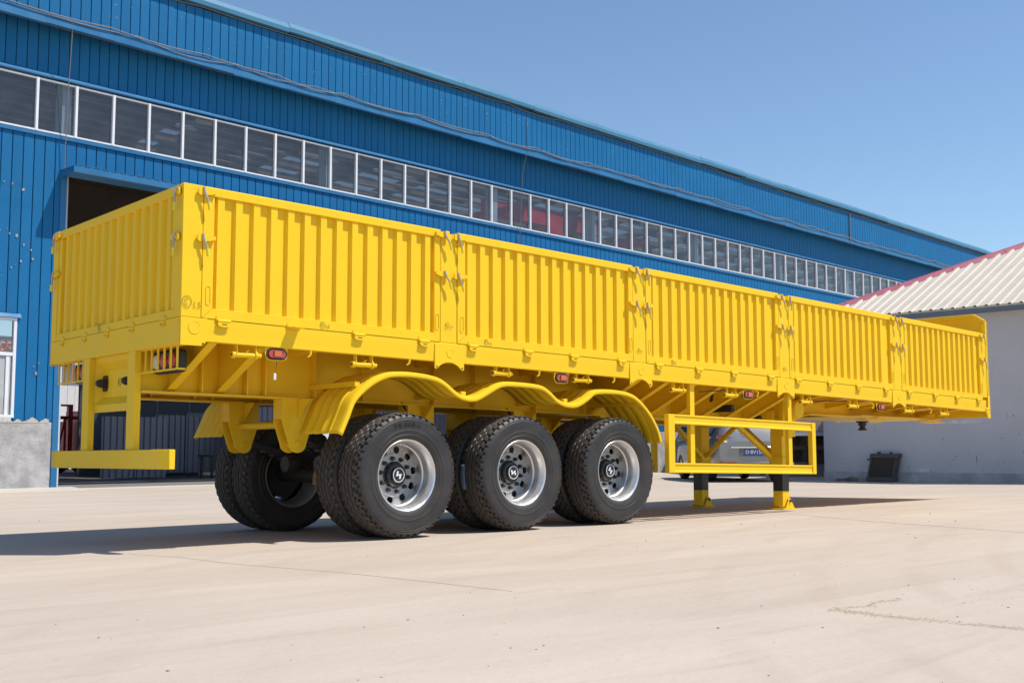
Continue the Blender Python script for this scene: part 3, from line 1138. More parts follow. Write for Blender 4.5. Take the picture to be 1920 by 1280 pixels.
rbox(W0 + .05, W1 - .05, .18, .88, 0.02, .09, m)
rbox(W0, W0 + .05, .02, 1.0, -0.02, .22, m)
rbox(W1 - .05, W1, .02, 1.0, -0.02, .22, m)
m.build("frame", RAD, rad, bevel=.004)
m = MB()
TANKM = mat("radiator_tank", (.10, .082, .068), .75, var=.3, vscale=10)
m2 = MB()
rbox(W0 - .02, W1 + .02, .02, .18, -.04, .24, m2)
m2.build("lower_tank", TANKM, rad, bevel=.015)
rbox(W0 - .02, W1 + .02, .88, 1.05, -.04, .24, m)
for yy in (W0 + .2, W0 + .5, W1 - .15):
    m.lathe([(0, -.0), (.035, 0), (.035, .05), (0, .05)], 10, 'z', (lean(1.05) + .03, yy - .06, .693))
rbox(W1, W1 + .10, .80, .86, .0, .05, m)
m.build("upper_tank", TANKM, rad, bevel=.015)
m = MB()
for i in range(26):
    zz = .2 + .026 * i
    rbox(W0 + .05, W1 - .05, zz, zz + .010, -0.004, .02, m)
m.build("fins", RAD, rad, smooth=False)
BRK = mat("old_brick", (.22, .15, .11), .9, var=.2)
for i, (yy, xx, lb) in enumerate(((-9.75, -.35, "broken brick touching the side of the leaning radiator"), (-9.90, -.47, "broken brick lying furthest out from the white wall"), (-9.58, -.3, "broken brick between the radiator and the smallest brick"), (-9.42, -.38, "smallest broken brick, furthest from the radiator"))):
    o = MB().box(HS + xx - .06, HS + xx + .06, yy - .07, yy + .06, 0.0, .065 + .015 * (3 - i)).build("brick", BRK, bevel=.012)
    tag(at_ws(o), lb, "brick", "broken bricks by the radiator")

# ------------------------------------------------------------------ lorry body and low wall in the gap beyond the car
tb = empty("parked_lorry", (26.7, 12.35, -0.1), 0.90, "beige lorry body on dark legs in the gap between car and white house", "lorry")
m = MB()
m.box(-2, 6, -1.6, 1.6, 1.30, 3.6)
m.build("body", BEIG, tb, bevel=.03)
m = MB()
m.box(-2.02, 6, -1.62, 1.62, 1.19, 1.295)
m.build("sill", WHT, tb)
m = MB()
m.box(-1.8, 5.6, -.5, -.35, .9, 1.185)
m.box(-1.8, 5.6, .35, .5, .9, 1.185)
m.box(-1.0, -.9, -1.55, 1.55, .35, 1.185)  # added dark backing sheet, closes the view beneath the body
for xx in (-1.6, -.2, 3.6, 4.9):
    m.box(xx, xx + .15, -1.2, 1.2, .78, .9)
for yy in (-1.1, -.4, .5, 1.05):
    m.bar((-1.5, yy, 1.0), (-1.3, yy * 1.05, .1), .10, .14)
m.build("chassis", mat("brown_steel", (.17, .125, .10), .8, var=.3), tb)
for xx in (0.6, 3.8):
    for yy in (-1.2, 1.2):
        MB().lathe([(0.1, -.14), (.36, -.14), (.46, -.1), (.48, .0), (.46, .1), (.36, .14), (.1, .14)], 20, 'y', (xx, yy, .48)).build("wheel", RUB, tb)
m = MB()
m.box(22.6, 27.5, -6.4, -6.2, 0.0, .42)
tag(at_ws(m.build("low_wall", mat("pale_wall", (.42, .41, .40), .9, var=.15, vscale=3))), "low pale concrete wall between the house corner and the lorry", "wall")

# ------------------------------------------------------------------ car
def build_car():
    hd_ = 0.92
    rc = Vector((19.43, 9.06, -0.1))
    root = empty("parked_car", rc, hd_, "silver hatchback suv parked behind the landing legs with rear plate showing", "car")
    # local: +x forward from the rear bumper, y left, z up
    Lc, Wc, Hc = 4.7, 1.93, 1.72
    st = [  # x, half width bottom, half width belt, half width roof, z sill, z belt, z roof
        (0.00, .78, .86, .62, .42, .98, 1.00),
        (0.06, .88, .93, .70, .34, 1.02, 1.12),
        (0.22, .93, .955, .72, .30, 1.05, 1.42),
        (0.42, .945, .965, .70, .29, 1.06, 1.64),
        (0.90, .95, .965, .68, .28, 1.05, 1.71),
        (1.70, .95, .965, .69, .28, 1.03, 1.73),
        (2.50, .95, .965, .69, .28, 1.01, 1.70),
        (3.00, .95, .965, .66, .28, 1.00, 1.52),
        (3.45, .945, .955, .70, .28, .99, 1.10),
        (4.10, .93, .94, .72, .30, .92, .98),
        (4.55, .85, .86, .62, .34, .80, .84),
        (4.70, .70, .72, .52, .42, .66, .68),
    ]
    rows = []
    for x, b0, b1, rf, zs, zb, zr in st:
        half = [(0, zs - .04), (b0 * .8, zs - .04), (b0, zs + .05), (b1, (zs + zb) * .5), (b1 * .985, zb - .05), (b1 * .955, zb),
                ((b1 * .955 + rf) / 2 + .02, (zb + zr) / 2 + .01), (rf, zr - .035), (rf * .86, zr), (0, zr + .015)]
        row = [(x, y, z) for y, z in half] + [(x, -y, z) for y, z in reversed(half[1:-1])]
        row.append(row[0])
        rows.append(row)
    m = MB().grid(rows)
    m.add(rows[0][:-1], [tuple(range(len(rows[0]) - 1))])
    m.add(rows[-1][:-1], [tuple(reversed(range(len(rows[-1]) - 1)))])
    body = m.build("body", CAR, root, ang=60)
    sb = body.modifiers.new("sub", 'SUBSURF')
    sb.levels = 2
    sb.render_levels = 2

    def side_pt(x, t_, sg, out=0.006):
        """point on the glasshouse side: t_ 0 at the belt, 1 at the roof"""
        for i in range(len(st) - 1):
            if st[i][0] <= x <= st[i + 1][0]:
                u = (x - st[i][0]) / (st[i + 1][0] - st[i][0])
                b1 = st[i][2] + u * (st[i + 1][2] - st[i][2])
                rf = st[i][3] + u * (st[i + 1][3] - st[i][3])
                zb = st[i][5] + u * (st[i + 1][5] - st[i][5])
                zr = st[i][6] + u * (st[i + 1][6] - st[i][6])
                break
        y = b1 * .955 + (rf - b1 * .955) * t_ + .03 * 4 * t_ * (1 - t_) * .5
        return (x, sg * (y + out), zb + (zr - .05 - zb) * t_)
    for sg in (1, -1):
        m = MB()
        for xa, xb in ((.50, 1.15), (1.22, 2.02), (2.10, 3.02)):
            cols = []
            for i in range(7):
                x = xa + (xb - xa) * i / 6
                top = .86 if x < 2.6 else .86 - (x - 2.6) * .6
                cols.append([side_pt(x, .06 + (top - .06) * j / 4, sg) for j in range(5)])
            m.grid(cols)
        o = m.build("side_window", CARGL, root)
        sol = o.modifiers.new("solid", 'SOLIDIFY')
        sol.thickness = .01
        m = MB()
        m.lathe([(0, -.03), (.07, -.03), (.11, 0), (.09, .06), (0, .08)], 12, 'x', (3.02, sg * 1.08, 1.08))
        m.bar((3.05, sg * .93, 1.03), (3.05, sg * 1.02, 1.06), .05, .04)
        m.build("mirror", CAR, root)
    # rear window, lights, plate, trim, bumper
    m = MB()
    m.grid([[(0.075 + .01, -.60, 1.12), (0.075, 0, 1.13), (0.085, .60, 1.12)], [(0.21, -.60, 1.38), (.20, 0, 1.39), (.21, .60, 1.38)], [(0.37, -.57, 1.58), (.36, 0, 1.60), (.37, .57, 1.58)]])
    o = m.build("rear_window", CARGL, root)
    o.modifiers.new("solid", 'SOLIDIFY').thickness = .03
    for sg in (1, -1):
        m = MB()
        m.prism([(sg * .50, 1.06), (sg * .86, 1.02), (sg * .90, 1.14), (sg * .78, 1.18), (sg * .52, 1.12)], 'x', 0.05, .16)
        m.build("tail_light", mat("tail_red", (.25, .02, .02), .2, coat=.6), root, bevel=.015)
        m = MB()
        m.box(-.07, .0, sg * .45, sg * .80, .45, .50)
        m.build("reflector", REDL, root)
    m = MB()
    m.box(-.035, 0.02, -.58, .58, .835, .875)
    m.build("tailgate_trim", CHROME, root, bevel=.008)
    m = MB()
    m.box(-.015, .02, -.36, .36, .64, .83)
    m.build("plate_recess", mat("recess_grey", (.14, .14, .15), .4), root)
    pl = MB().box(-.028, -.016, -.24, .24, .665, .805).build("number_plate", PLATE, root, bevel=.004)
    tm = text_mesh("D·8V157", .125, .0015, WHT, "plate_text")
    to = link("plate_text", tm, pl)
    to.rotation_euler = (R(90), 0, R(-90))
    to.location = (-.0305, -.01, .735)
    em = MB().tube([(-.02, .07 * math.cos(2 * math.pi * i / 16), .95 + .035 * math.sin(2 * math.pi * i / 16)) for i in range(17)], .007, 6)
    em.tube([(-.02, .035 * math.cos(2 * math.pi * i / 16), .955 + .02 * math.sin(2 * math.pi * i / 16)) for i in range(17)], .005, 6)
    em.build("emblem", CHROME, root)
    m = MB()
    m.box(-.05, .25, -.86, .86, .33, .50)
    m.build("rear_bumper", mat("bumper_grey", (.10, .10, .105), .5), root, bevel=.04)
    m = MB()
    for sg in (1, -1):
        m.tube([(1.0, sg * .62, 1.76), (1.2, sg * .62, 1.79), (2.4, sg * .62, 1.77), (2.55, sg * .62, 1.72)], .018, 6)
    m.build("roof_rail", CHROME, root)
    for x in (.95, 3.70):
        for sg in (1, -1):
            m = MB()
            m.lathe([(.20, -.11), (.30, -.11), (.345, -.08), (.35, 0), (.345, .08), (.30, .11), (.20, .11)], 28, 'y', (x, sg * .84, .35))
            wh = m.build("wheel", RUB, root)
            m = MB()
            oy = sg * (.84 + .095 * 1)
            m.lathe([(.0, 0), (.05, 0), (.055, sg * -.01), (.06, sg * -.012)], 16, 'y', (x, oy, .35))
            for k in range(5):
                a = 2 * math.pi * k / 5 + .3
                m.bar((x + .04 * math.cos(a), oy - sg * .012, .35 + .04 * math.sin(a)), (x + .205 * math.cos(a), oy - sg * .005, .35 + .205 * math.sin(a)), .05, .02, up=(0, 1, 0))
            m.lathe([(.215, -.02), (.20, .0), (.195, sg * -.05)], 28, 'y', (x, oy, .35))
            m.build("rim", CHROME, wh)
            MB().lathe([(0, 0), (.2, 0)], 20, 'y', (x, oy - sg * .06, .35)).build("brake_disc", DARK, wh)
    return root


build_car()

# ------------------------------------------------------------------ trailer
TR = empty("semi_trailer", (0, 0, 0), 0, "bright yellow three-axle drop-side semi-trailer with corrugated sides and tandem wheels", "trailer")
W = 2.52
TOP, SEAM, RAILB, DECKZ = 2.678, 1.698, 1.531, 1.66
A = [0.158, 2.5754, 5.0697, 7.6098, 10.1749]
B = [2.3892, 4.8778, 7.4108, 9.9833, 12.487]
LEN = 12.687


def tb_build(m, name, mats, parent=TR, bevel=0.004, sidem=False, **k):
    return m.build(name, mats, parent, deform=True, bevel=bevel, **k)


def gate_frame(x0, x1):
    m = MB()
    st_ = 0.086
    e = 0.003
    # top tube, slightly proud and with a rolled lip
    m.xprism([(0.0, 2.612), (0.075, 2.612), (0.075, TOP), (0.006, TOP), (0.0, TOP - .008)], x0, x1, 2)
    # stiles and bottom rail with mitred corners
    zb0, zb1 = SEAM + .003, 1.775
    m.prism([(x0, zb0), (x0 + st_, zb1 + .001), (x0 + st_, 2.611), (x0, 2.611)], 'y', 0.006, 0.07)
    m.prism([(x1, zb0), (x1, 2.611), (x1 - st_ * .72, 2.611), (x1 - st_ * .72, zb1 + .001)], 'y', 0.006, 0.07)
    m.prism([(x0 + .003, zb0), (x1 - .003, zb0), (x1 - st_ * .72 - .002, zb1), (x0 + st_ + .002, zb1)], 'y', 0.004, 0.07)
    return m


def gate_sheet(x0, x1, nrib=14):
    xa, xb = x0 + .084, x1 - .060
    pit = 0.1496
    yp, yr, rn = 0.010, 0.040, 0.015
    prof = [(xa, yr)]
    x = xa + 0.016
    cnt = 0
    while x + .06 + 2 * rn < xb - .02 and cnt < nrib + 3:
        prof += [(x, yr), (x + rn, yp), (x + rn + .056, yp), (x + 2 * rn + .056, yr)]
        x += pit * (xb - xa) / (2.243 - .150 * 0) if False else pit
        cnt += 1
    prof.append((xb, yr))
    m = MB()
    m.grid([[(a, b, 1.77) for a, b in prof], [(a, b, 2.615) for a, b in prof]])
    m.grid([[(a, b + .003, 1.77) for a, b in prof], [(a, b + .003, 2.615) for a, b in prof]])
    return m


def stadium(cx, cz, hw, hh, n=6):
    pts = []
    for sgn, base in ((1, -90), (-1, 90)):
        for i in range(n + 1):
            a = R(base + 180 * i / n)
            pts.append((cx + sgn * (hw - hh) + hh * math.cos(a), cz + hh * math.sin(a)))
    return pts


for i in range(5):
    for left in (False, True):
        x0, x1 = A[i] + .005, B[i] - .005
        fr_ = gate_frame(x0, x1)
        # oval cut marks low on the stiles
        if not left:
            for xc in (x0 + .048, x1 - .032):
                ring = [(xc + .018 * math.cos(a), .004, 1.87 + (.052 if math.sin(a) > 0 else -.052) + .018 * math.sin(a)) for a in [2 * math.pi * q / 16 for q in range(17)]]
                fr_.tube(ring, .0028, 5)
        sh = gate_sheet(x0, x1)
        if left:
            fr_.mirror(W)
            sh.mirror(W)
        fo = tb_build(fr_, "side_gate", YEL)
        tb_build(sh, "corrugated_sheet", YEL, fo, bevel=0, fix=False, ang=12)

# rear gate (local x swapped with y)
m = MB()
gy0, gy1 = 0.115, W - 0.115
m.prism([(0.004, 2.607), (0.075, 2.607), (0.075, TOP - .006), (0.004, TOP - .006)], 'y', gy0 - .03, gy1 + .03) if False else None
m.box(0.002, 0.07, gy0, gy1, 2.605, TOP - .004)
m.box(0.006, 0.07, gy0, gy0 + .065, 1.765, 2.604)
m.box(0.006, 0.07, gy1 - .065, gy1, 1.765, 2.604)
m.box(0.004, 0.07, gy0, gy1, SEAM + .003, 1.764)
rg = tb_build(m, "rear_gate", YEL)
ya, yb = gy0 + .063, gy1 - .063
prof = [(ya, .044)]
y = ya + .03
while y + .1 < yb:
    prof += [(y, .044), (y + .018, .010), (y + .073, .010), (y + .091, .044)]
    y += 0.1525
prof.append((yb, .044))
m = MB().grid([[(b, a, 1.76) for a, b in prof], [(b, a, 2.61) for a, b in prof]])
m.grid([[(b + .003, a, 1.76) for a, b in prof], [(b + .003, a, 2.61) for a, b in prof]])
tb_build(m, "corrugated_sheet", YEL, rg, bevel=0, fix=False, ang=12)

# corner posts and intermediate posts
for left in (False, True):
    m = MB()
    m.box(0.0, A[0], 0.004, 0.11, SEAM + .002, TOP)
    tb_build(m.mirror(W) if left else m, "corner_post", YEL)
    for i in range(4):
        m = MB()
        m.box(B[i] + .002, A[i + 1] - .002, 0.008, 0.09, SEAM + .002, TOP - .022)
        if not left:
            m.box((B[i] + A[i + 1]) / 2 - .02, (B[i] + A[i + 1]) / 2 + .02, .02, .06, TOP - .022, TOP + .004)
        tb_build(m.mirror(W) if left else m, "gate_post", YEL)
    m = MB()
    m.prism([(B[4] + .002, SEAM + .04), (LEN - .062, SEAM + .04), (LEN - .062, TOP), (B[4] + .1, TOP), (B[4] + .002, TOP)], 'y', 0.008, 0.09)
    tb_build(m.mirror(W) if left else m, "gate_post", YEL)

# side rails (channel with a soft roll line)
for left in (False, True):
    m = MB()
    m.xprism([(0.012, RAILB), (0.075, RAILB), (0.075, RAILB + .01), (0.03, RAILB + .012), (0.03, SEAM - .012), (0.09, SEAM - .01), (0.09, SEAM), (0.008, SEAM),
              (0.0075, 1.635), (0.0105, 1.60), (0.0115, 1.56)], 0.05, LEN - .1, 24)
    tb_build(m.mirror(W) if left else m, "side_rail", YEL, ang=14)


def plate_poly(xa, xb, zt, zb, arch=True, n=12):
    pts = [(xa, zt), (xa, zb + .012)]
    if arch:
        c = (xa + xb) / 2
        e = 0.035
        pts += [(xa + .004, zb + .004), (xa + .014, zb), (xa + e * .8, zb + .004)]
        for i in range(n + 1):
            t_ = i / n
            x = xa + e + (xb - xa - 2 * e) * t_
            pts.append((x, zb + .012 + .052 * math.sin(math.pi * t_) ** 0.8))
        pts += [(xb - e * .8, zb + .004), (xb - .014, zb), (xb - .004, zb + .004)]
    pts += [(xb, zb + .012), (xb, zt)]
    return pts


def holes(m, pts, y=-.0045, r=.0075):
    for x, z in pts:
        m.lathe([(0, 0), (r, 0), (r, .003)], 10, 'y', (x, y, z), mi=1)


def plug(m, x, z, r, y=0.0):
    m.lathe([(r + .006, .004), (r + .004, -.001), (r, -.003), (r - .003, .000), (0, .000)], 28, 'y', (x, y - .002, z))


for left in (False, True):
    for i in range(4):
        xa, xb = B[i] - .062, A[i + 1] + .076
        m = MB()
        m.prism(plate_poly(xa, xb, SEAM - .012, 1.466), 'y', 0.0, .012)
        holes(m, [(xa + .022, 1.486), (xb - .022, 1.486)])
        plug(m, (xa + xb) / 2 + .005, 1.612, .036)
        tb_build(m.mirror(W) if left else m, "post_plate", [YEL, BLK], bevel=.003)
    m = MB()
    m.prism([(0.0, SEAM - .001), (0.0, 1.492), (.165, 1.495), (.188, 1.505), (.205, 1.54), (.212, 1.60), (.214, SEAM - .001)], 'y', 0.0, .012)
    holes(m, [(.178, 1.512)])
    plug(m, .108, 1.628, .045)
    tb_build(m.mirror(W) if left else m, "corner_plate", [YEL, BLK], bevel=.003)
    m = MB()
    m.prism([(B[4] + .075, 1.58), (B[4] + .075, 1.51), (B[4] + .10, 1.49), (B[4] + .12, 1.445), (LEN, 1.435), (LEN, 1.775), (B[4] + .14, 1.775), (B[4] + .13, 1.60)], 'y', -.002, .012)
    holes(m, [(B[4] + .11, 1.555), (B[4] + .11, 1.51), (B[4] + .16, 1.56), (B[4] + .16, 1.51)], y=-.0065, r=.006)
    tb_build(m.mirror(W) if left else m, "front_plate", [YEL, BLK], bevel=.003)

# rear beam
m = MB()
m.box(0.0, 0.10, 0.002, W - .002, 1.502, SEAM)
m.prism([(0.013, 1.502), (W - .013, 1.502), (W - .013, 1.535), (.013, 1.535)], 'x', 0.02, 0.22) if False else None
tb_build(m, "rear_beam", YEL)
# floor and headboard
m = MB()
m.xbox(0.1, LEN - .1, .095, W - .095, 1.63, DECKZ, 24)
tb_build(m, "deck_floor", YEL, bevel=0)
m = MB()
HT = 2.985
inner = [(0.0, 1.45), (W, 1.45), (W, 2.871), (W - .17, HT), (.17, HT), (0.0, 2.871)]
m.prism(inner, 'x', LEN - .035, LEN - .02)
fr_pts = [(0.03, 1.78), (0.03, 2.858), (.182, HT - .03), (W - .182, HT - .03), (W - .03, 2.858), (W - .03, 1.78)]
for p, q_ in zip(fr_pts[:-1], fr_pts[1:]):
    m.bar((LEN - .035, p[0], p[1]), (LEN - .035, q_[0], q_[1]), .06, .06, up=(1, 0, 0))
tb_build(m, "headboard", YEL)

# ---- chassis beams: deep at the back, gooseneck in front
for yc in (.80, 1.72):
    m = MB()
    lower = [(0.05, 1.20), (2, 1.205), (4, 1.20), (6, 1.20), (8.35, 1.20), (8.6, 1.225), (8.78, 1.29), (8.95, 1.345), (9.15, 1.372), (10, 1.385), (11, 1.40), (12.55, 1.425)]
    up = 1.615
    for (xa, za), (xb, zb) in zip(lower[:-1], lower[1:]):
        m.add([(xa, yc - .005, za), (xb, yc - .005, zb), (xb, yc - .005, up), (xa, yc - .005, up), (xa, yc + .005, za), (xb, yc + .005, zb), (xb, yc + .005, up), (xa, yc + .005, up)],
              [(0, 1, 2, 3), (7, 6, 5, 4)])
        m.bar((xa, yc, za - .007), (xb, yc, zb - .007), .16, .014)
    m.xbox(.05, 12.55, yc - .075, yc + .075, up, up + .014, 16)
    for xs_ in (.55, .95, 1.12, 1.6, 2.1, 2.9, 3.4, 4.2, 4.9):
        m.box(xs_ - .006, xs_ + .006, yc - .075, yc - .006, 1.21, up)
        m.box(xs_ - .006, xs_ + .006, yc + .006, yc + .075, 1.21, up)
    tb_build(m, "main_beam", YEL, bevel=0)

# outriggers: tapered brackets from beam bottom to the side rail, with inclined flange
OUT = [.30, .72, 5.05, 5.50, 5.95, 6.40, 6.85, 7.30, 7.75]
OUT2 = [8.45, 9.0, 9.6, 10.2, 10.8, 11.4, 12.0]
m1 = MB()
for x in OUT:
    for sgn in (0, 1):
        m1 = MB()
        f = (lambda y: W - y) if sgn else (lambda y: y)
        pts = [(f(.79), 1.21), (f(.10), 1.535), (f(.10), 1.615), (f(.79), 1.615)]
        m1.prism(pts, 'x', x - .004, x + .004)
        m1.bar((x, f(.785), 1.205), (x, f(.085), 1.535), .07, .008, up=(0, 0, 1))
        tb_build(m1, "outrigger", YEL, bevel=0, smooth=False)
for x in OUT2:
    for sgn in (0, 1):
        m1 = MB()
        f = (lambda y: W - y) if sgn else (lambda y: y)
        pts = [(f(.79), 1.47), (f(.10), 1.545), (f(.10), 1.615), (f(.79), 1.615)]
        m1.prism(pts, 'x', x - .004, x + .004)
        m1.bar((x, f(.785), 1.468), (x, f(.085), 1.542), .06, .008)
        tb_build(m1, "outrigger", YEL, bevel=0, smooth=False)
for x in (.15, 1.3, 2.74, 4.05, 5.3, 6.2, 7.1, 8.3, 9.3, 10.5, 11.5, 12.3):
    tb_build(MB().box(x - .03, x + .03, .81, 1.71, 1.36 if x < 8.5 else 1.46, 1.60), "cross_member", YEL, bevel=0, smooth=False)
    for y0_, y1_ in ((.10, .79), (1.73, W - .10)):
        tb_build(MB().box(x - .02, x + .02, y0_, y1_, 1.55, 1.612), "side_bearer", YEL, bevel=0, smooth=False)

# front coupler plate and kingpin
m = MB()
m.prism([(10.1, 1.381), (12.3, 1.4135), (12.3, 1.4255), (10.1, 1.393)], "y", .56, 1.96)
m.box(10.4, 10.55, .5, .62, 1.355, 1.372)
m.box(11.9, 12.2, .45, .7, 1.36, 1.372)
tb_build(m, "coupler_plate", YEL, bevel=0)
m = MB()
m.lathe([(0, .0), (.062, 0), (.062, .02), (.04, .035), (.04, .065), (.058, .072), (.058, .11), (.09, .118), (.09, .135), (0, .135)], 20, 'z', (11.28, 1.26, 1.238))
tb_build(m, "kingpin", DARK, bevel=0)

# ---- underrun bumper, posts and rear panel
m = MB()
bz0, bz1 = .602, .745
for sgn in (0, 1):
    pass
m.box(-.022, .06, .225, W - .225, bz0, bz1)
for fl in (False, True):
    q8 = [(-.022, .225, bz0), (.0, .125, bz0), (.045, .125, bz0), (.06, .225, bz0), (-.022, .225, bz1), (.0, .125, bz1), (.045, .125, bz1), (.06, .225, bz1)]
    if fl:
        q8 = [(x, W - y, z) for x, y, z in q8]
    m.add(q8, [(0, 1, 5, 4), (1, 2, 6, 5), (2, 3, 7, 6), (3, 2, 1, 0), (4, 5, 6, 7)])
tb_build(m, "bumper", YEL, ang=25)
for y0_, y1_ in ((.775, .905), (1.655, 1.785)):
    m = MB()
    m.box(.0, .055, y0_ - .02, y1_ - .02, bz1, 1.502)
    tb_build(m, "bumper_post", YEL)
m = MB()
px0, px1 = .888, 1.632
m.box(.05, .065, px0, px1, 1.40 + .06, 1.535 - .02)                     # upper strip
vs = [(.05, px0, 1.46), (.05, px1, 1.46), (.05, px0, 1.065), (.05, px1, 1.065), (.05, px0, 1.10), (.05, px1, 1.10),
      (.115, px0 + .10, 1.40), (.115, px1 - .02, 1.40), (.115, px0 + .10, 1.17), (.115, px1 - .02, 1.17)]
m.add([(.05, px0, 1.46), (.05, px1, 1.46), (.115, px1 - .03, 1.395), (.115, px0 + .03, 1.395)], [(0, 1, 2, 3)])
m.add([(.115, px0 + .03, 1.395), (.115, px1 - .03, 1.395), (.115, px1 - .03, 1.18), (.115, px0 + .03, 1.18)], [(0, 1, 2, 3)])
m.add([(.115, px0 + .03, 1.18), (.115, px1 - .03, 1.18), (.05, px1, 1.115), (.05, px0, 1.115)], [(0, 1, 2, 3)])
m.add([(.05, px0, 1.46), (.115, px0 + .03, 1.395), (.115, px0 + .03, 1.18), (.05, px0, 1.115)], [(0, 1, 2, 3)])
m.add([(.05, px1, 1.115), (.115, px1 - .03, 1.18), (.115, px1 - .03, 1.395), (.05, px1, 1.46)], [(0, 1, 2, 3)])
m.box(.05, .065, px0, px1, 1.055, 1.115)
m.box(.118, .124, px0 + .02, px1 - .02, 1.06, 1.50)
tb_build(m, "rear_panel", YEL, bevel=0, smooth=False)
bm_ = MB()
bm_.lathe([(0, -.085), (.018, -.083), (.028, -.07), (.034, -.05), (.036, -.02), (.036, 0)], 8, 'x', (0, 0, 0))
bm_.prism([(-.03, -.065), (.03, -.065), (.045, -.03), (.045, .03), (.03, .065), (-.03, .065), (-.045, .03), (-.045, -.03)], 'x', -.012, 0)
bmesh_ = bm_.mesh("buffer", BLK)
for yy in (1.56, 1.055):
    link("buffer", bmesh_, TR, loc=(.113, yy, 1.285 + shift(.1)))

# tail lamps with guards
for left in (False, True):
    y0_, y1_ = (.115, .765) if not left else (W - .765, W - .115)
    m = MB()
    zt, zb = 1.497, 1.335
    for k in range(7):
        yy = y0_ + .008 + (y1_ - y0_ - .016) * k / 6
        m.box(.035, .047, yy - .007, yy + .007, zb, zt)
    m.box(.034, .048, y0_, y1_, zb - .012, zb)
    m.box(.034, .048, y0_, y1_, zt, zt + .01)
    yo = y0_ if not left else y1_
    m.box(.036, .10, yo - .007, yo + .007, zb - .012, zb + .002)
    tb_build(m, "lamp_guard", YEL, bevel=0, smooth=False)
    yc0, yc1 = (.27, .70) if not left else (W - .70, W - .27)
    m = MB()
    m.box(.11, .20, yc0, yc1, 1.32, 1.497)
    lamp = tb_build(m, "tail_lamp", BLK, bevel=.03)
    for k in range(3):
        yc_ = yc0 + .075 + .135 * k
        m = MB()
        m.lathe([(0, -.025), (.03, -.022), (.05, -.012), (.056, 0)], 18, 'x', (.108, yc_, 1.41))
        col = [REDL, REDL, mat("clear_lens", (.6, .58, .55), .15, coat=.5)][k if not left else 2 - k]
        tb_build(m, "lens", col, lamp, bevel=0)

# ---- fenders
FP = [(1.364, .891), (1.428, 1.029), (1.502, 1.181), (1.657, 1.315), (1.816, 1.394), (1.952, 1.418), (2.147, 1.421), (2.348, 1.402), (2.466, 1.36), (2.585, 1.285), (2.676, 1.252),
      (2.798, 1.252), (2.923, 1.309), (3.081, 1.385), (3.243, 1.405), (3.578, 1.397), (3.716, 1.348), (3.82, 1.28), (3.926, 1.248), (4.071, 1.252), (4.218, 1.325), (4.331, 1.387),
      (4.598, 1.404), (4.834, 1.384), (4.993, 1.32), (5.155, 1.191), (5.276, 1.032), (5.324, .896)]


def catmull(P, n=4):
    out = []
    for i in range(len(P) - 1):
        p0, p1, p2, p3 = P[max(i - 1, 0)], P[i], P[i + 1], P[min(i + 2, len(P) - 1)]
        for k in range(n):
            t_ = k / n
            out.append(tuple(.5 * (2 * p1[j] + (p2[j] - p0[j]) * t_ + (2 * p0[j] - 5 * p1[j] + 4 * p2[j] - p3[j]) * t_ ** 2 + (3 * p1[j] - p0[j] - 3 * p2[j] + p3[j]) * t_ ** 3) for j in range(2)))
    out.append(P[-1])
    return out


FPS = catmull(FP, 4)
for left in (False, True):
    rows = []
    cross = [(.018, -.045), (.014, -.03), (.018, -.012), (.030, -.003), (.05, 0), (.085, 0), (.10, .002)]
    y = .13
    while y < .56:
        cross += [(y, 0), (y + .012, .009), (y + .026, .009), (y + .038, 0)]
        y += .115
    cross += [(.60, 0)]
    for i, (x, z) in enumerate(FPS):
        xa, za = FPS[max(i - 1, 0)]
        xb, zb = FPS[min(i + 1, len(FPS) - 1)]
        d = Vector((xb - xa, zb - za)).normalized()
        n2 = Vector((-d.y, d.x))
        rows.append([(x + n2.x * h, yy, z + n2.y * h) for yy, h in cross])
    m = MB().grid(rows)
    if left:
        m.mirror(W)
    o = tb_build(m, "fender", YEL, bevel=0, fix=False, ang=40)
    so_ = o.modifiers.new("solid", 'SOLIDIFY')
    so_.thickness = .004
    so_.offset = 0
    for x, z in ((1.60, 1.30), (2.73, 1.272), (4.0, 1.268), (5.05, 1.29)):   # bracket arms from beam to fender
        m = MB().bar((x, .80, z), (x, .10, z), .05, .045)
        tb_build(m.mirror(W) if left else m, "fender_bracket", YEL, bevel=.003)

# ---- suspension
WX = [2.0854, 3.3949, 4.7043]
HX = [1.43, 2.74, 4.05, 5.30]


def hanger(x, yc):
    m = MB()
    wtop, wbot = .15, .085
    pts = [(x - wtop, 1.19), (x - wtop, 1.0)]
    for i in range(9):
        a = R(180 + 180 * i / 8)
        pts.append((x + .085 * math.cos(a), .815 + .075 * math.sin(a)))
    pts += [(x + wtop, 1.0), (x + wtop, 1.19)]
    for dy in (-.075, .063):
        m.prism(pts, 'y', yc + dy, yc + dy + .012)
    m.box(x - .145, x + .145, yc - .062, yc + .062, 1.02, 1.19)
    m.prism([(yc - .085, 1.192), (yc - .26, 1.192), (yc - .085, 1.03)], 'x', x - .006, x + .006)
    m.prism([(yc + .085, 1.03), (yc + .26, 1.192), (yc + .085, 1.192)], 'x', x - .006, x + .006)
    m.lathe([(0, -.092), (.028, -.092), (.028, .092), (0, .092)], 14, 'y', (x, yc, .815))
    return m


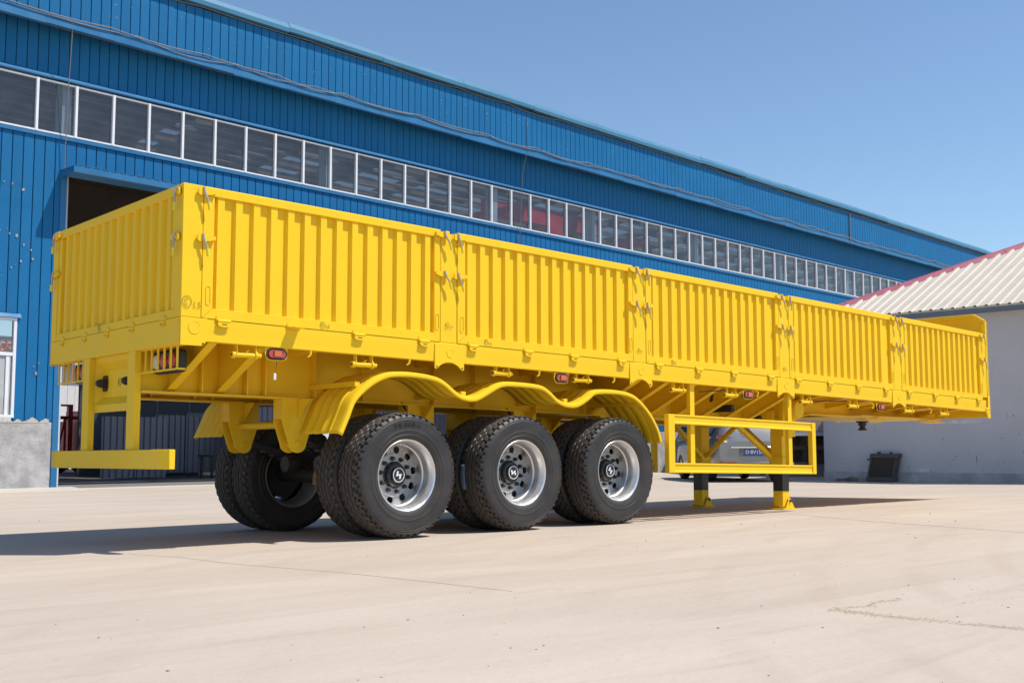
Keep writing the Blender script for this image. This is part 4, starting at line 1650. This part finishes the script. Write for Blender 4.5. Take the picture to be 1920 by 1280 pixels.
for x in HX:
    for yc in (.80, 1.72):
        tb_build(hanger(x, yc), "spring_hanger", YEL, bevel=.002)
m = MB()
m.tube([(1.40, .88, .98), (1.40, 1.64, .98)], .033, 14)
tb_build(m, "spreader_bar", YEL, bevel=0)
for x in WX:
    for yc in (.80, 1.72):
        m = MB()
        for k in range(5):
            hl = .60 - .09 * k
            pts = []
            for i in range(9):
                t_ = -1 + 2 * i / 8
                pts.append((x + hl * t_, .70 + .09 * t_ * t_ * (hl / .6) ** 2 - .020 * k + .06))
            for p, q_ in zip(pts[:-1], pts[1:]):
                m.bar((p[0], yc, p[1]), (q_[0], yc, q_[1]), .09, .017)
        m.box(x - .09, x + .09, yc - .07, yc + .07, .60, .67)
        tb_build(m, "leaf_spring", DARK, bevel=0, smooth=False)
    zc = .528 + gz(1.26)
    m = MB()
    m.tube([(x, .30, zc), (x, 2.22, zc)], .075, 16)
    m.build("axle", DARK, TR)
    for yb_ in (.98, 1.54):
        m = MB()
        m.lathe([(0, -.07), (.075, -.07), (.085, -.03), (.085, .03), (.06, .09), (0, .09)], 16, 'x', (x - .22, yb_, zc + .10))
        m.bar((x - .16, yb_, zc + .1), (x, yb_, zc + .04), .03, .03)
        m.build("brake_chamber", DARK, TR)
m = MB()
m.lathe([(0, -.05), (.05, -.05), (.06, 0), (.05, .05), (0, .05)], 12, 'x', (1.98, 1.22, .50))
m.box(1.96, 2.02, 1.19, 1.25, .53, .68)
m.box(1.94, 2.04, 1.15, 1.29, .42, .48)
m.build("brake_valve", mat("brass", (.22, .12, .04), .4, metal=.8, var=.2, vscale=20), TR)
MB().box(1.99, 2.0, 1.01, 1.09, .50, .58).build("axle_label", ORL, TR)
# air tank between the beams and hoses
m = MB()
m.lathe([(0, -.36), (.09, -.35), (.13, -.31), (.13, .31), (.09, .35), (0, .36)], 20, 'x', (5.9, 1.26, 1.28))
tb_build(m, "air_tank", YEL, bevel=0)
for k, (ya_, za_) in enumerate(((1.0, 1.42), (1.1, 1.40), (1.45, 1.43))):
    pts = [(1.6 + .4 * i, ya_ + .04 * math.sin(i * 1.7 + k), za_ + .04 * math.sin(i * 1.1 + 2 * k)) for i in range(18)]
    tb_build(MB().tube(pts, .012, 6), "air_hose", BLK, bevel=0)
for x, yy in ((2.55, .62), (3.85, .62)):
    pts = [(x, yy + .2, 1.25), (x + .1, yy + .1, 1.05), (x + .05, yy + .15, .85), (x - .1, yy + .3, .75)]
    tb_build(MB().tube([Vector((p[0], p[1], p[2])) for p in pts], .012, 6), "air_hose", BLK, bevel=0)

# ---- wheels
RT = .528


def tyre_mesh():
    prof = [(.300, .062), (.312, .053), (.335, .049), (.337, .0465), (.341, .049), (.372, .044), (.374, .0415), (.378, .044), (.405, .0415), (.440, .041), (.462, .0435), (.464, .0415), (.468, .0445),
            (.480, .0465), (.482, .045), (.486, .0485), (.496, .0535), (.506, .061)]
    hw = .128
    c = .190
    NA, NX = 352, 52
    tread = []
    for j in range(NX + 1):
        u = -1 + 2 * j / NX
        tread.append(u)
    left = [(r, y) for r, y in prof]
    right = [(r, 2 * c - y) for r, y in reversed(prof)]
    vs, fs = [], []
    K = len(left) + NX + 1 + len(right)
    for i in range(NA):
        a = 2 * math.pi * i / NA
        fr = (a / (2 * math.pi) * 44) % 1.0
        ca, sa = math.cos(a), math.sin(a)
        row = list(left)
        z1 = abs(2 * ((a / (2 * math.pi) * 44) % 1) - 1) - .5
        z1 = max(-.32, min(.32, z1 * 1.4))
        for u in tread:
            r = RT - .010 * u * u - .006 * u ** 4
            dep = 0
            for gc, s_ in ((-.56, 1), (-.19, -1), (.19, 1), (.56, -1)):
                if abs(u - gc - s_ * z1 * .14) < .052:
                    dep = .014
            if abs(u) > .80:
                fq = fr if u > 0 else (fr + .5) % 1
                if fq < .30:
                    dep = .017 if abs(u) < .985 else .012
            elif .63 < abs(u) < .78:
                fq = ((fr + .2) if u > 0 else (fr + .7)) % 1
                if fq < .13:
                    dep = .009
            row.append((r - dep, c + hw * u))
        # shoulder lugs reach down the sidewall
        row += right
        for k, (r, y) in enumerate(row):
            if k in (len(left) - 1, len(left) - 2) and fr < .30:
                r, y = r - .006, y + .012
            vs.append((r * ca, y, r * sa))
    for i in range(NA):
        i2 = (i + 1) % NA
        for j in range(K - 1):
            fs.append((i * K + j, i * K + j + 1, i2 * K + j + 1, i2 * K + j))
    m = MB().add(vs, fs)
    rad = [math.hypot(v[0], v[2]) for v in vs]

    def deep(f):
        for q in f:
            u = (vs[q][1] - c) / hw
            if abs(u) <= 1.001 and RT - .010 * u * u - .006 * u ** 4 - rad[q] > .004:
                return True
        return False
    k0, k1 = len(left), len(left) + NX
    m.m = [1 if k0 <= (i % (K - 1)) < k1 and not deep(fs[i]) else 0 for i in range(len(fs))]
    return m.mesh("tyre", [RUB, RUBT], fix=False, ang=38)


def flip_check(me):
    # make normals face outward
    bm = bmesh.new()
    bm.from_mesh(me)
    bmesh.ops.recalc_face_normals(bm, faces=bm.faces)
    bm.to_mesh(me)
    bm.free()
    return me


TYRE = flip_check(tyre_mesh())


def disc_with_holes(r_out, r_in, hole_sets, y, th, name, material):
    cu = bpy.data.curves.new(name, 'CURVE')
    cu.dimensions = '2D'
    cu.fill_mode = 'BOTH'
    cu.extrude = th / 2

    def circ(cx, cy, r, n):
        sp = cu.splines.new('POLY')
        sp.points.add(n - 1)
        for i in range(n):
            a = 2 * math.pi * i / n
            sp.points[i].co = (cx + r * math.cos(a), cy + r * math.sin(a), 0, 1)
        sp.use_cyclic_u = True
    circ(0, 0, r_out, 72)
    circ(0, 0, r_in, 40)
    for rc_, rh, n, a0 in hole_sets:
        for k in range(n):
            a = 2 * math.pi * k / n + a0
            circ(rc_ * math.cos(a), rc_ * math.sin(a), rh, 16)
    o = bpy.data.objects.new(name, cu)
    COL.objects.link(o)
    dg = bpy.context.evaluated_depsgraph_get()
    me = bpy.data.meshes.new_from_object(o.evaluated_get(dg))
    bpy.data.objects.remove(o)
    me.materials.clear()
    me.materials.append(material)
    me.name = name
    # curve plane xy -> xz plane at depth y
    me.transform(Matrix.Translation((0, y, 0)) @ Matrix.Rotation(R(90), 4, 'X'))
    return me


FY = .061   # flange plane
RIMM = MB().lathe([(.268, FY + .262), (.248, FY + .235), (.246, FY + .18), (.248, FY + .14), (.250, FY + .125), (.259, FY + .115), (.262, FY + .08), (.264, FY + .055), (.268, FY + .045), (.279, FY + .018), (.286, FY + .006), (.292, FY + .001), (.299, FY - .002), (.3035, FY + .002), (.303, FY + .012), (.296, FY + .02)], 72, 'y').mesh("wheel", RIM, ang=30)
DISCM = disc_with_holes(.2485, .177, [(.2135, .0315, 10, .16)], FY + .202, .006, "disc", DISC)
DISCI = MB().lathe([(.188, FY + .200), (.184, FY + .190), (.178, FY + .186), (.100, FY + .186), (.100, FY + .22)], 48, 'y').mesh("disc_face", DISC, ang=25)
HUB = MB()
HUB.lathe([(.120, FY + .21), (.120, FY + .190), (.112, FY + .182), (.104, FY + .178), (.100, FY + .150), (.090, FY + .140), (.068, FY + .138), (.068, FY + .126), (.063, FY + .119), (0, FY + .119)], 32, 'y')
HUB = HUB.mesh("hub", BLKP, ang=25)
EMB = MB()
EMB.lathe([(.044, FY - .002), (.044, FY - .0045), (.049, FY - .0045), (.049, FY - .002)], 36, 'y')


def para(m, pts, y0, y1):
    m.prism(pts, 'y', y0, y1)


para(EMB, [(-.026, -.006), (-.010, -.006), (-.006, .000), (-.002, .026), (-.016, .026), (-.019, .006)], FY - .0048, FY - .001)
para(EMB, [(.026, .006), (.010, .006), (.006, .000), (.002, -.026), (.016, -.026), (.019, -.006)], FY - .0048, FY - .001)
para(EMB, [(-.012, -.001), (.010, .008), (.012, .002), (-.010, -.008)], FY - .0046, FY - .001)
EMB.v = [(x * 1.2, y + .121, z * 1.25) for x, y, z in EMB.v]
EMB = EMB.mesh("emblem", WHT, smooth=False)
NUTM = MB().lathe([(.021, 0), (.020, -.008), (.0165, -.010), (.0165, -.030), (.012, -.034), (0, -.034)], 6, 'y').mesh("wheel_nut", NUT, smooth=False)
DRUM = MB().lathe([(0, FY + .205), (.205, FY + .205), (.21, FY + .215), (.21, FY + .34), (.17, FY + .36), (0, FY + .36)], 36, 'y').mesh("brake_drum", DARK)
INRIM = MB().lathe([(.303, FY + .012), (.3035, FY + .002), (.299, FY - .002), (.29, FY + .002), (.282, FY + .012), (.272, FY + .03), (.262, FY + .06), (.25, FY + .13), (.25, FY + .20), (.268, FY + .24), (.292, FY + .258), (.299, FY + .26)], 56, 'y').mesh("wheel", DISC, ang=30)


def letters_on_sidewall():
    m = MB()
    dg = None
    out = []
    txt = "TR 668-1"
    cu = bpy.data.curves.new("lettering", 'FONT')
    cu.body = txt
    cu.size = .068
    cu.extrude = .0015
    cu.align_x = 'CENTER'
    cu.align_y = 'CENTER'
    cu.space_character = 1.12
    o = bpy.data.objects.new("lettering", cu)
    COL.objects.link(o)
    dg = bpy.context.evaluated_depsgraph_get()
    me = bpy.data.meshes.new_from_object(o.evaluated_get(dg))
    bpy.data.objects.remove(o)
    rm_, a0 = .423, R(92)
    for v in me.vertices:
        a = a0 - v.co.x / rm_
        r = rm_ + v.co.y * .8
        v.co = (r * math.cos(a), .0395 - v.co.z, r * math.sin(a))
    me.materials.clear()
    me.materials.append(mat("raised_lettering", (.006, .006, .006), .3))
    return me


LET = letters_on_sidewall()


def wheel(x, side, inner, rot, lettering=False):
    """side 0 right (y=0), 1 left (y=W). outer dual faces out; inner dual faces in"""
    yoff = .345 if inner else 0.0
    if not inner:
        root = link("wheel", RIMM, TR)
    else:
        root = link("wheel", INRIM, TR)
    parts = [("tyre", TYRE)]
    if not inner:
        parts += [("disc", DISCM), ("disc_face", DISCI), ("hub", HUB), ("emblem", EMB)]
        if lettering:
            parts.append(("lettering", LET))
    else:
        parts += [("brake_drum", DRUM)]
    for n, me in parts:
        c = link(n, me, root)
        if n in ("tyre",):
            c.rotation_euler = (0, rot * .37, 0)
        if n in ("disc", "emblem"):
            c.rotation_euler = (0, rot, 0)
    if not inner:
        for k in range(10):
            a = 2 * math.pi * k / 10 + .16 + math.pi / 10 - rot
            link("wheel_nut", NUTM, root, loc=(.146 * math.cos(a), FY + .186, .141 * math.sin(a)))
    # outward face toward -y for the right side
    yc = .190
    if side == 0:
        if not inner:
            root.matrix_local = Matrix.Translation((x, 0, RT + gz(.2)))
        else:
            root.matrix_local = Matrix.Translation((x, .345 + 2 * yc, RT + gz(.5))) @ Matrix.Rotation(math.pi, 4, 'Z')
    else:
        if not inner:
            root.matrix_local = Matrix.Translation((x, W, RT + gz(2.3))) @ Matrix.Rotation(math.pi, 4, 'Z')
        else:
            root.matrix_local = Matrix.Translation((x, W - .345 - 2 * yc, RT + gz(2.0)))
    return root


for k, x in enumerate(WX):
    for side in (0, 1):
        for inner in (False, True):
            wheel(x, side, inner, [.0, -.55, .35][k] + side * .2, lettering=(k == 0 and side == 0 and not inner))
# blue stock label stuck on the middle tyre's tread
m = MB()
rows = []
for i in range(7):
    a = R(172 + 4 * i)
    rows.append([((RT + .003) * math.cos(a) + WX[1], y, (RT + .003) * math.sin(a) + RT) for y in (.245, .305)])
m.grid(rows)
o = m.build("tyre_label", BLUL, TR)
o.modifiers.new("solid", 'SOLIDIFY').thickness = .002

# ---- side guards
for left in (False, True):
    m = MB()
    gx0, gx1 = 5.40, 8.105
    zt0, zt1, zb0, zb1 = 1.098, 1.198, .592, .695

    def rail(z0, z1):
        m.xprism([(0.004, z0), (.05, z0), (.05, z1), (.004, z1), (.004, z1 - .018), (.013, z1 - .026), (.013, z0 + .026), (.004, z0 + .018)], gx0 + .10, gx1 - .075, 3)
    rail(zt0, zt1)
    rail(zb0, zb1)
    m.box(gx0, gx0 + .10, .0, .06, zb0, zt1)
    m.box(gx1 - .075, gx1, .0, .06, zb0, zt1)
    tb_build(m.mirror(W) if left else m, "side_guard", YEL, ang=20)
    for xp in (5.855, 7.655):
        m = MB()
        m.box(xp - .035, xp + .035, .052, .10, zb0 + .01, 1.535)
        m.box(xp + .018, xp + .035, .0515, .052, zb0 + .01, 1.535)
        tb_build(m.mirror(W) if left else m, "guard_post", YEL, bevel=.003)

# ---- landing legs
LX = 8.3
for yc in (.64, 1.89):
    z0 = gz(yc) - shift(LX, yc)
    m = MB()
    m.box(LX - .085, LX + .085, yc - .085, yc + .085, .60, 1.35)
    m.box(LX - .10, LX + .10, yc - .10, yc + .10, .72, .80)
    m.box(LX - .11, LX + .11, yc - .09, yc + .09, 1.30, 1.55)
    leg = tb_build(m, "landing_leg", YEL)
    m = MB()
    m.box(LX - .07, LX + .07, yc - .07, yc + .07, z0 + .225, .60)
    tb_build(m, "black_tube", BLKP, leg)
    m = MB()
    m.box(LX - .07, LX + .07, yc - .07, yc + .07, z0 + .03, z0 + .225)
    tb_build(m, "yellow_tube", YEL, leg)
    m = MB()
    m.box(LX - .15, LX + .15, yc - .13, yc + .13, z0 + .001, z0 + .014)
    for dy in (-.105, .09):
        pts = [(LX - .06, z0 + .014), (LX + .13, z0 + .014), (LX + .062, z0 + .11)]
        pts += [(LX + .050, z0 + .130), (LX + .030, z0 + .138), (LX + .010, z0 + .130), (LX, z0 + .11)]
        m.prism(pts, 'y', yc + dy, yc + dy + .014)
    m.lathe([(0, -.125), (.016, -.125), (.016, .125), (0, .125)], 10, 'y', (LX + .03, yc, z0 + .105), mi=1)
    tb_build(m, "foot", [YEL, BLK], leg)
for p, q_, up_ in (((LX, .72, .80), (LX, 1.24, 1.22), (1, 0, 0)), ((LX, 1.81, .80), (LX, 1.28, 1.22), (1, 0, 0)), ((LX, .72, .70), (LX, 1.81, .70), (0, 0, 1)),
                   ((LX - .06, .72, .78), (7.55, .80, 1.22), (0, 0, 1)), ((LX - .06, 1.81, .78), (7.55, 1.72, 1.22), (0, 0, 1)), ((LX + .06, .72, .76), (8.72, .80, 1.25), (0, 0, 1))):
    tb_build(MB().bar(p, q_, .05, .05, up=up_), "leg_brace", YEL, bevel=.003)
m = MB()
m.box(LX - .25, LX - .235, .56, 1.96, 1.21, 1.36)
m.box(LX - .13, LX + .13, .50, .56, 1.05, 1.55)
tb_build(m, "leg_bracket", YEL)
m = MB()
m.tube([(7.98, .72, 1.27), (7.98, .98, 1.27)], .016, 8)
m.lathe([(0, -.03), (.034, -.02), (.034, .02), (0, .03)], 10, 'y', (7.98, .72, 1.27))
m.lathe([(0, -.03), (.034, -.02), (.034, .02), (0, .03)], 10, 'y', (7.98, .98, 1.27))
tb_build(m, "handle_bar", BLK, bevel=0)
m = MB()
m.box(7.0, 7.06, .40, .78, 1.30, 1.38)
m.tube([(7.05, .75, 1.34), (6.6, .35, 1.53)], .02, 6)
tb_build(m, "gear_box", BLK, bevel=.006)
m = MB()
m.lathe([(0, -.10), (.10, -.10), (.12, -.06), (.12, .06), (.10, .10), (0, .10)], 18, 'y', (LX + .02, .46, 1.38))
tb_build(m, "crank_gear", YEL, bevel=0)
m = MB()   # wire loop hanging on the brace
m.tube([(LX - .05, 1.15 + .05 * math.cos(a), 1.12 + .07 * math.sin(a)) for a in [2 * math.pi * i / 14 for i in range(15)]], .004, 5)
m.tube([(LX - .05, 1.10 + .04 * math.cos(a), 1.13 + .06 * math.sin(a)) for a in [2 * math.pi * i / 14 for i in range(15)]], .004, 5)
tb_build(m, "wire_loop", STEEL, bevel=0)

# ---- hinges (one prototype, copied)
def hinge_meshes():
    m = MB()
    pts = [(-.062, -.002), (.062, -.002), (.060, .022)]
    for i in range(7):
        a = R(20 + 140 * i / 6)
        pts.append((.058 * math.cos(a), .020 + .028 * math.sin(a)))
    pts.append((-.060, .022))
    m.prism(pts, 'y', -.010, .004)
    m.tube([(-.050, -.012, -.008), (.050, -.012, -.008)], .0115, 10)
    m.prism([(-.052, -.004), (.052, -.004), (.050, -.030), (-.050, -.030)], 'y', -.018, -.004)
    pts = [(-.05, -.028)] + [(.052 * math.cos(R(180 + 180 * i / 8)), -.035 - .018 * abs(math.sin(R(180 + 180 * i / 8)))) for i in range(9)] + [(.05, -.028)]
    m.prism(pts, 'y', -.022, -.0181)
    a = m.mesh("hinge", YEL)
    m = MB()
    m.box(-.020, .020, -.0235, -.0222, -.036, -.029)
    return a, m.mesh("hinge_slot", mat("slot_dark", (.12, .07, .01), .7))


HM, HSL = hinge_meshes()
HXS = [.338, .936, 1.543, 2.208, 2.754, 3.423, 4.023, 4.695, 5.263, 5.917, 6.534, 7.225, 7.77, 8.451, 9.093, 9.762, 10.357, 11.056, 11.683, 12.33]
for x in HXS:
    if abs(x - .936) < .01:
        continue
    h = link("hinge", HM, TR, loc=(x, .004, SEAM + shift(x)))
    link("hinge_slot", HSL, h)
# the one left open, flap standing out
m = MB()
pts = [(-.062, -.002), (.062, -.002), (.060, .022)] + [(.058 * math.cos(R(20 + 140 * i / 6)), .020 + .028 * math.sin(R(20 + 140 * i / 6))) for i in range(7)] + [(-.060, .022)]
m.prism(pts, 'y', -.010, .004)
m.tube([(-.050, -.016, -.004), (.050, -.016, -.004)], .0115, 10)
m.prism([(-.05, -.02), (-.054, -.045), (-.050, -.075), (-.03, -.088), (.03, -.088), (.050, -.075), (.054, -.045), (.05, -.02)], 'z', -.009, -.001)
link("hinge", m.mesh("hinge", YEL), TR, loc=(.936, .004, SEAM + shift(.936)))["label"] = "open hinge flap standing straight out"
for y in (.288, .83, 1.295, 1.757, 2.247):
    h = link("hinge", HM, TR, loc=(.004, y, SEAM - .01 + shift(0, y)))
    h.rotation_euler = (0, 0, R(-90))
    h.scale = (.8, .8, .8)
    link("hinge_slot", HSL, h)

# ---- latches: bracket plus crank handle with a yellow grip
def latch_meshes(sg):
    m = MB()
    pts = [(-.045 * sg, -.020), (-.030 * sg, -.030), (.055 * sg, -.020), (.098 * sg, -.006), (.098 * sg, .018), (.03 * sg, .026), (-.030 * sg, .026), (-.045 * sg, .014)]
    m.prism(pts, 'y', -.024, -.010)
    m.box(min(.062 * sg, .098 * sg), max(.062 * sg, .098 * sg), -.0105, .002, -.008, .018)
    m.tube([(0, -.030, 0), (0, .004, 0)], .014, 10)
    a = m.mesh("latch", YEL)
    m = MB()
    m.tube([(-.004, -.029, .030), (-.004, -.032, .005), (.004, -.034, -.03), (.020, -.036, -.062), (.025, -.036, -.078)], [.009, .010, .009, .008, .0075], 10)
    b = m.mesh("handle", STEEL)
    m = MB()
    m.tube([(.025, -.036, -.078), (.033, -.036, -.138)], [.0125, .0115], 10)
    c = m.mesh("grip", GRIP)
    return a, b, c


LM = {1: latch_meshes(1), -1: latch_meshes(-1)}


def put_latch(x, y, z, sg, rz=0.0, tilt=0.0):
    a, b, c = LM[sg]
    o = link("latch", a, TR, loc=(x, y, z))
    o.rotation_euler = (0, 0, rz)
    for n, me in (("handle", b), ("grip", c)):
        k = link(n, me, o)
        k.rotation_euler = (0, tilt, 0)


for i in range(5):
    for zz in (2.632, 2.288):
        put_latch(A[i] - .006, .0, zz + shift(A[i]), 1, 0, rnd.uniform(-.12, .10))
        put_latch(B[i] + .030, .0, zz + shift(B[i]), -1, 0, rnd.uniform(-.22, .05))
for zz in (2.62, 2.285):
    put_latch(.0, .075, zz, -1, R(-90), .28)
    put_latch(.0, W - .075, zz + shift(0, W), 1, R(-90), .30)

# ---- strap winches, hooks, marker lamps under the rail
def winch_meshes():
    m = MB()
    m.tube([(-.085, 0, 0), (.085, 0, 0)], .020, 14)
    m.lathe([(0, -.016), (.020, -.016), (.028, -.012), (.028, .010), (0, .010)], 12, 'x', (-.098, 0, 0))
    m.lathe([(.012, -.0165), (.012, -.0175), (0, -.0175)], 10, 'x', (-.098, 0, 0), mi=1)
    m.lathe([(0, -.008), (.030, -.008), (.030, .008), (0, .008)], 12, 'x', (.085, 0, 0))
    m.tube([(.09, 0, 0), (.128, 0, 0)], .018, 10)
    m.lathe([(0, .0), (.011, .001), (.011, -.002)], 8, 'x', (.1285, 0, 0), mi=1)
    for x in (-.078, .078):
        m.box(x - .004, x + .004, -.022, .022, 0.0, .088)
    m.tube([(0, -.012, .018), (.012, -.016, .034), (.022, -.016, .036)], .006, 6)
    return m.mesh("strap_winch", [YEL, BLK])


WM = winch_meshes()
for x, z in ((.554, 1.458), (1.624, 1.455), (3.138, 1.476), (4.174, 1.474), (5.618, 1.455), (6.526, 1.447), (7.992, 1.442), (9.03, 1.440), (10.403, 1.440), (11.371, 1.443)):
    o = link("strap_winch", WM, TR, loc=(x, .055, z + shift(x)))
    o.rotation_euler = (0, 0, rnd.uniform(-.05, .05))
hk = MB()
hk.tube([(-.03, .02, .05), (0, 0, .045), (.018, -.012, .02), (.014, -.012, -.01), (-.006, -.008, -.026)], [.008, .0095, .010, .009, .006], 8)
HK = hk.mesh("rope_hook", YEL)
for x, z in ((1.088, 1.504), (2.056, 1.506), (3.564, 1.50), (4.59, 1.50), (5.15, 1.485), (6.98, 1.48), (9.45, 1.455), (10.95, 1.46)):
    link("rope_hook", HK, TR, loc=(x, .035, z + shift(x)))
lp = MB()
lp.prism([(-.098, .052), (.098, .052), (.098, .02)] + [(.098 - .05 + .05 * math.cos(R(-a)), -.002 - .048 * math.sin(R(a))) for a in (0, 30, 60, 90)]
         + [(-.048 - .05 * math.sin(R(a)), -.002 - .048 * math.cos(R(a))) for a in (0, 30, 60, 90)] + [(-.098, .02)], 'y', 0, .004)
LPM = lp.mesh("marker_lamp", YEL)
lg = MB().prism(stadium(0, .003, .090, .044), 'y', -.010, -.0005).mesh("gasket", BLK)
le = MB()
le.prism(stadium(0, .003, .074, .029), 'y', -.018, -.0102)
le.prism([(-.034, -.02), (.034, -.02), (.034, .028), (-.034, .028)], 'y', -.026, -.0182)
LE = le.mesh("lens", REDL)
lm2 = MB().box(-.030, .030, -.0285, -.0262, -.014, .022).mesh("lens_centre", ORL)
ls = MB()
ls.box(-.05, .05, .005, .05, -.03, .02)
LBOX = ls.mesh("lamp_housing", BLK)
for x, z in ((.804, 1.479), (3.877, 1.474), (6.821, 1.466), (9.657, 1.458)):
    o = link("marker_lamp", LPM, TR, loc=(x, .030, z + shift(x)))
    for n, me in (("gasket", lg), ("lens", LE), ("lens_centre", lm2), ("lamp_housing", LBOX)):
        link(n, me, o)
m = MB()
m.tube([(.815, .04, 1.432), (.812, .042, 1.39), (.80, .04, 1.335)], .003, 5)
tb_build(m, "loose_wire", mat("wire_orange", (.35, .06, .02), .6), bevel=0)
tb_build(MB().box(.788, .808, .032, .046, 1.285, 1.335), "wire_plug", WHT, bevel=.003)
# long draw bars between winches at the front
for xa, xb in ((8.1, 8.9), (9.15, 9.5), (10.5, 11.0), (6.0, 6.45)):
    m = MB()
    m.tube([(xa, .07, 1.46), (xb, .06, 1.50)], .007, 6)
    tb_build(m, "strap_rod", YEL if xa > 8.5 else BLK, bevel=0)

# ---- handwritten marks
def ink(strokes, x, z, sc, name="inspection_mark", rear=None):
    m = MB()
    for st_ in strokes:
        if rear is None:
            pts = [(x + p[0] * sc, -.0012, z + p[1] * sc) for p in st_]
        else:
            pts = [(-.0012 + rear, x - p[0] * sc, z + p[1] * sc) for p in st_]
        m.tube(pts, .0015 if sc > .03 else .0013, 5)
    tb_build(m, name, INK, bevel=0)


circ_ = [(.8 * math.cos(a) - .9, .95 * math.sin(a) + .2) for a in [2 * math.pi * i / 14 + .4 for i in range(15)]]
cc = [(-.9 + .4 * math.cos(R(60 + 40 * i)), .2 + .45 * math.sin(R(60 + 40 * i))) for i in range(7)]
l_ = [(.45, .3), (.25, -.6), (.75, -.55)]
five = [(1.5, .25), (1.1, .25), (1.05, -.1), (1.35, -.1), (1.45, -.35), (1.3, -.6), (1.0, -.6)]
four = [(1.3, .2), (1.0, -.3), (1.5, -.3), (1.35, -.1), (1.35, -.65)]
six = [(1.4, .2), (1.1, -.2), (1.1, -.5), (1.35, -.55), (1.4, -.3), (1.1, -.25)]
ink([circ_, cc, l_, five], .085, 1.80, .045)
ink([circ_, cc, l_, five], 1.22, 1.735, .026)
ink([circ_, cc, l_, four], (B[0] + A[1]) / 2, 1.845, .026)
ink([circ_, cc, l_, six], 2.93, 1.735, .026)
ink([circ_, cc, l_, four], (B[1] + A[2]) / 2, 1.815, .022)
ink([circ_, cc, l_, five], 5.5, 1.735, .022)
ink([circ_, cc, l_, four], (B[2] + A[3]) / 2, 1.80, .022)
ink([circ_, cc], 1.43, 1.735, .036, rear=.004)
ink([circ_, cc], 1.26, 1.29, .034, rear=.1145)
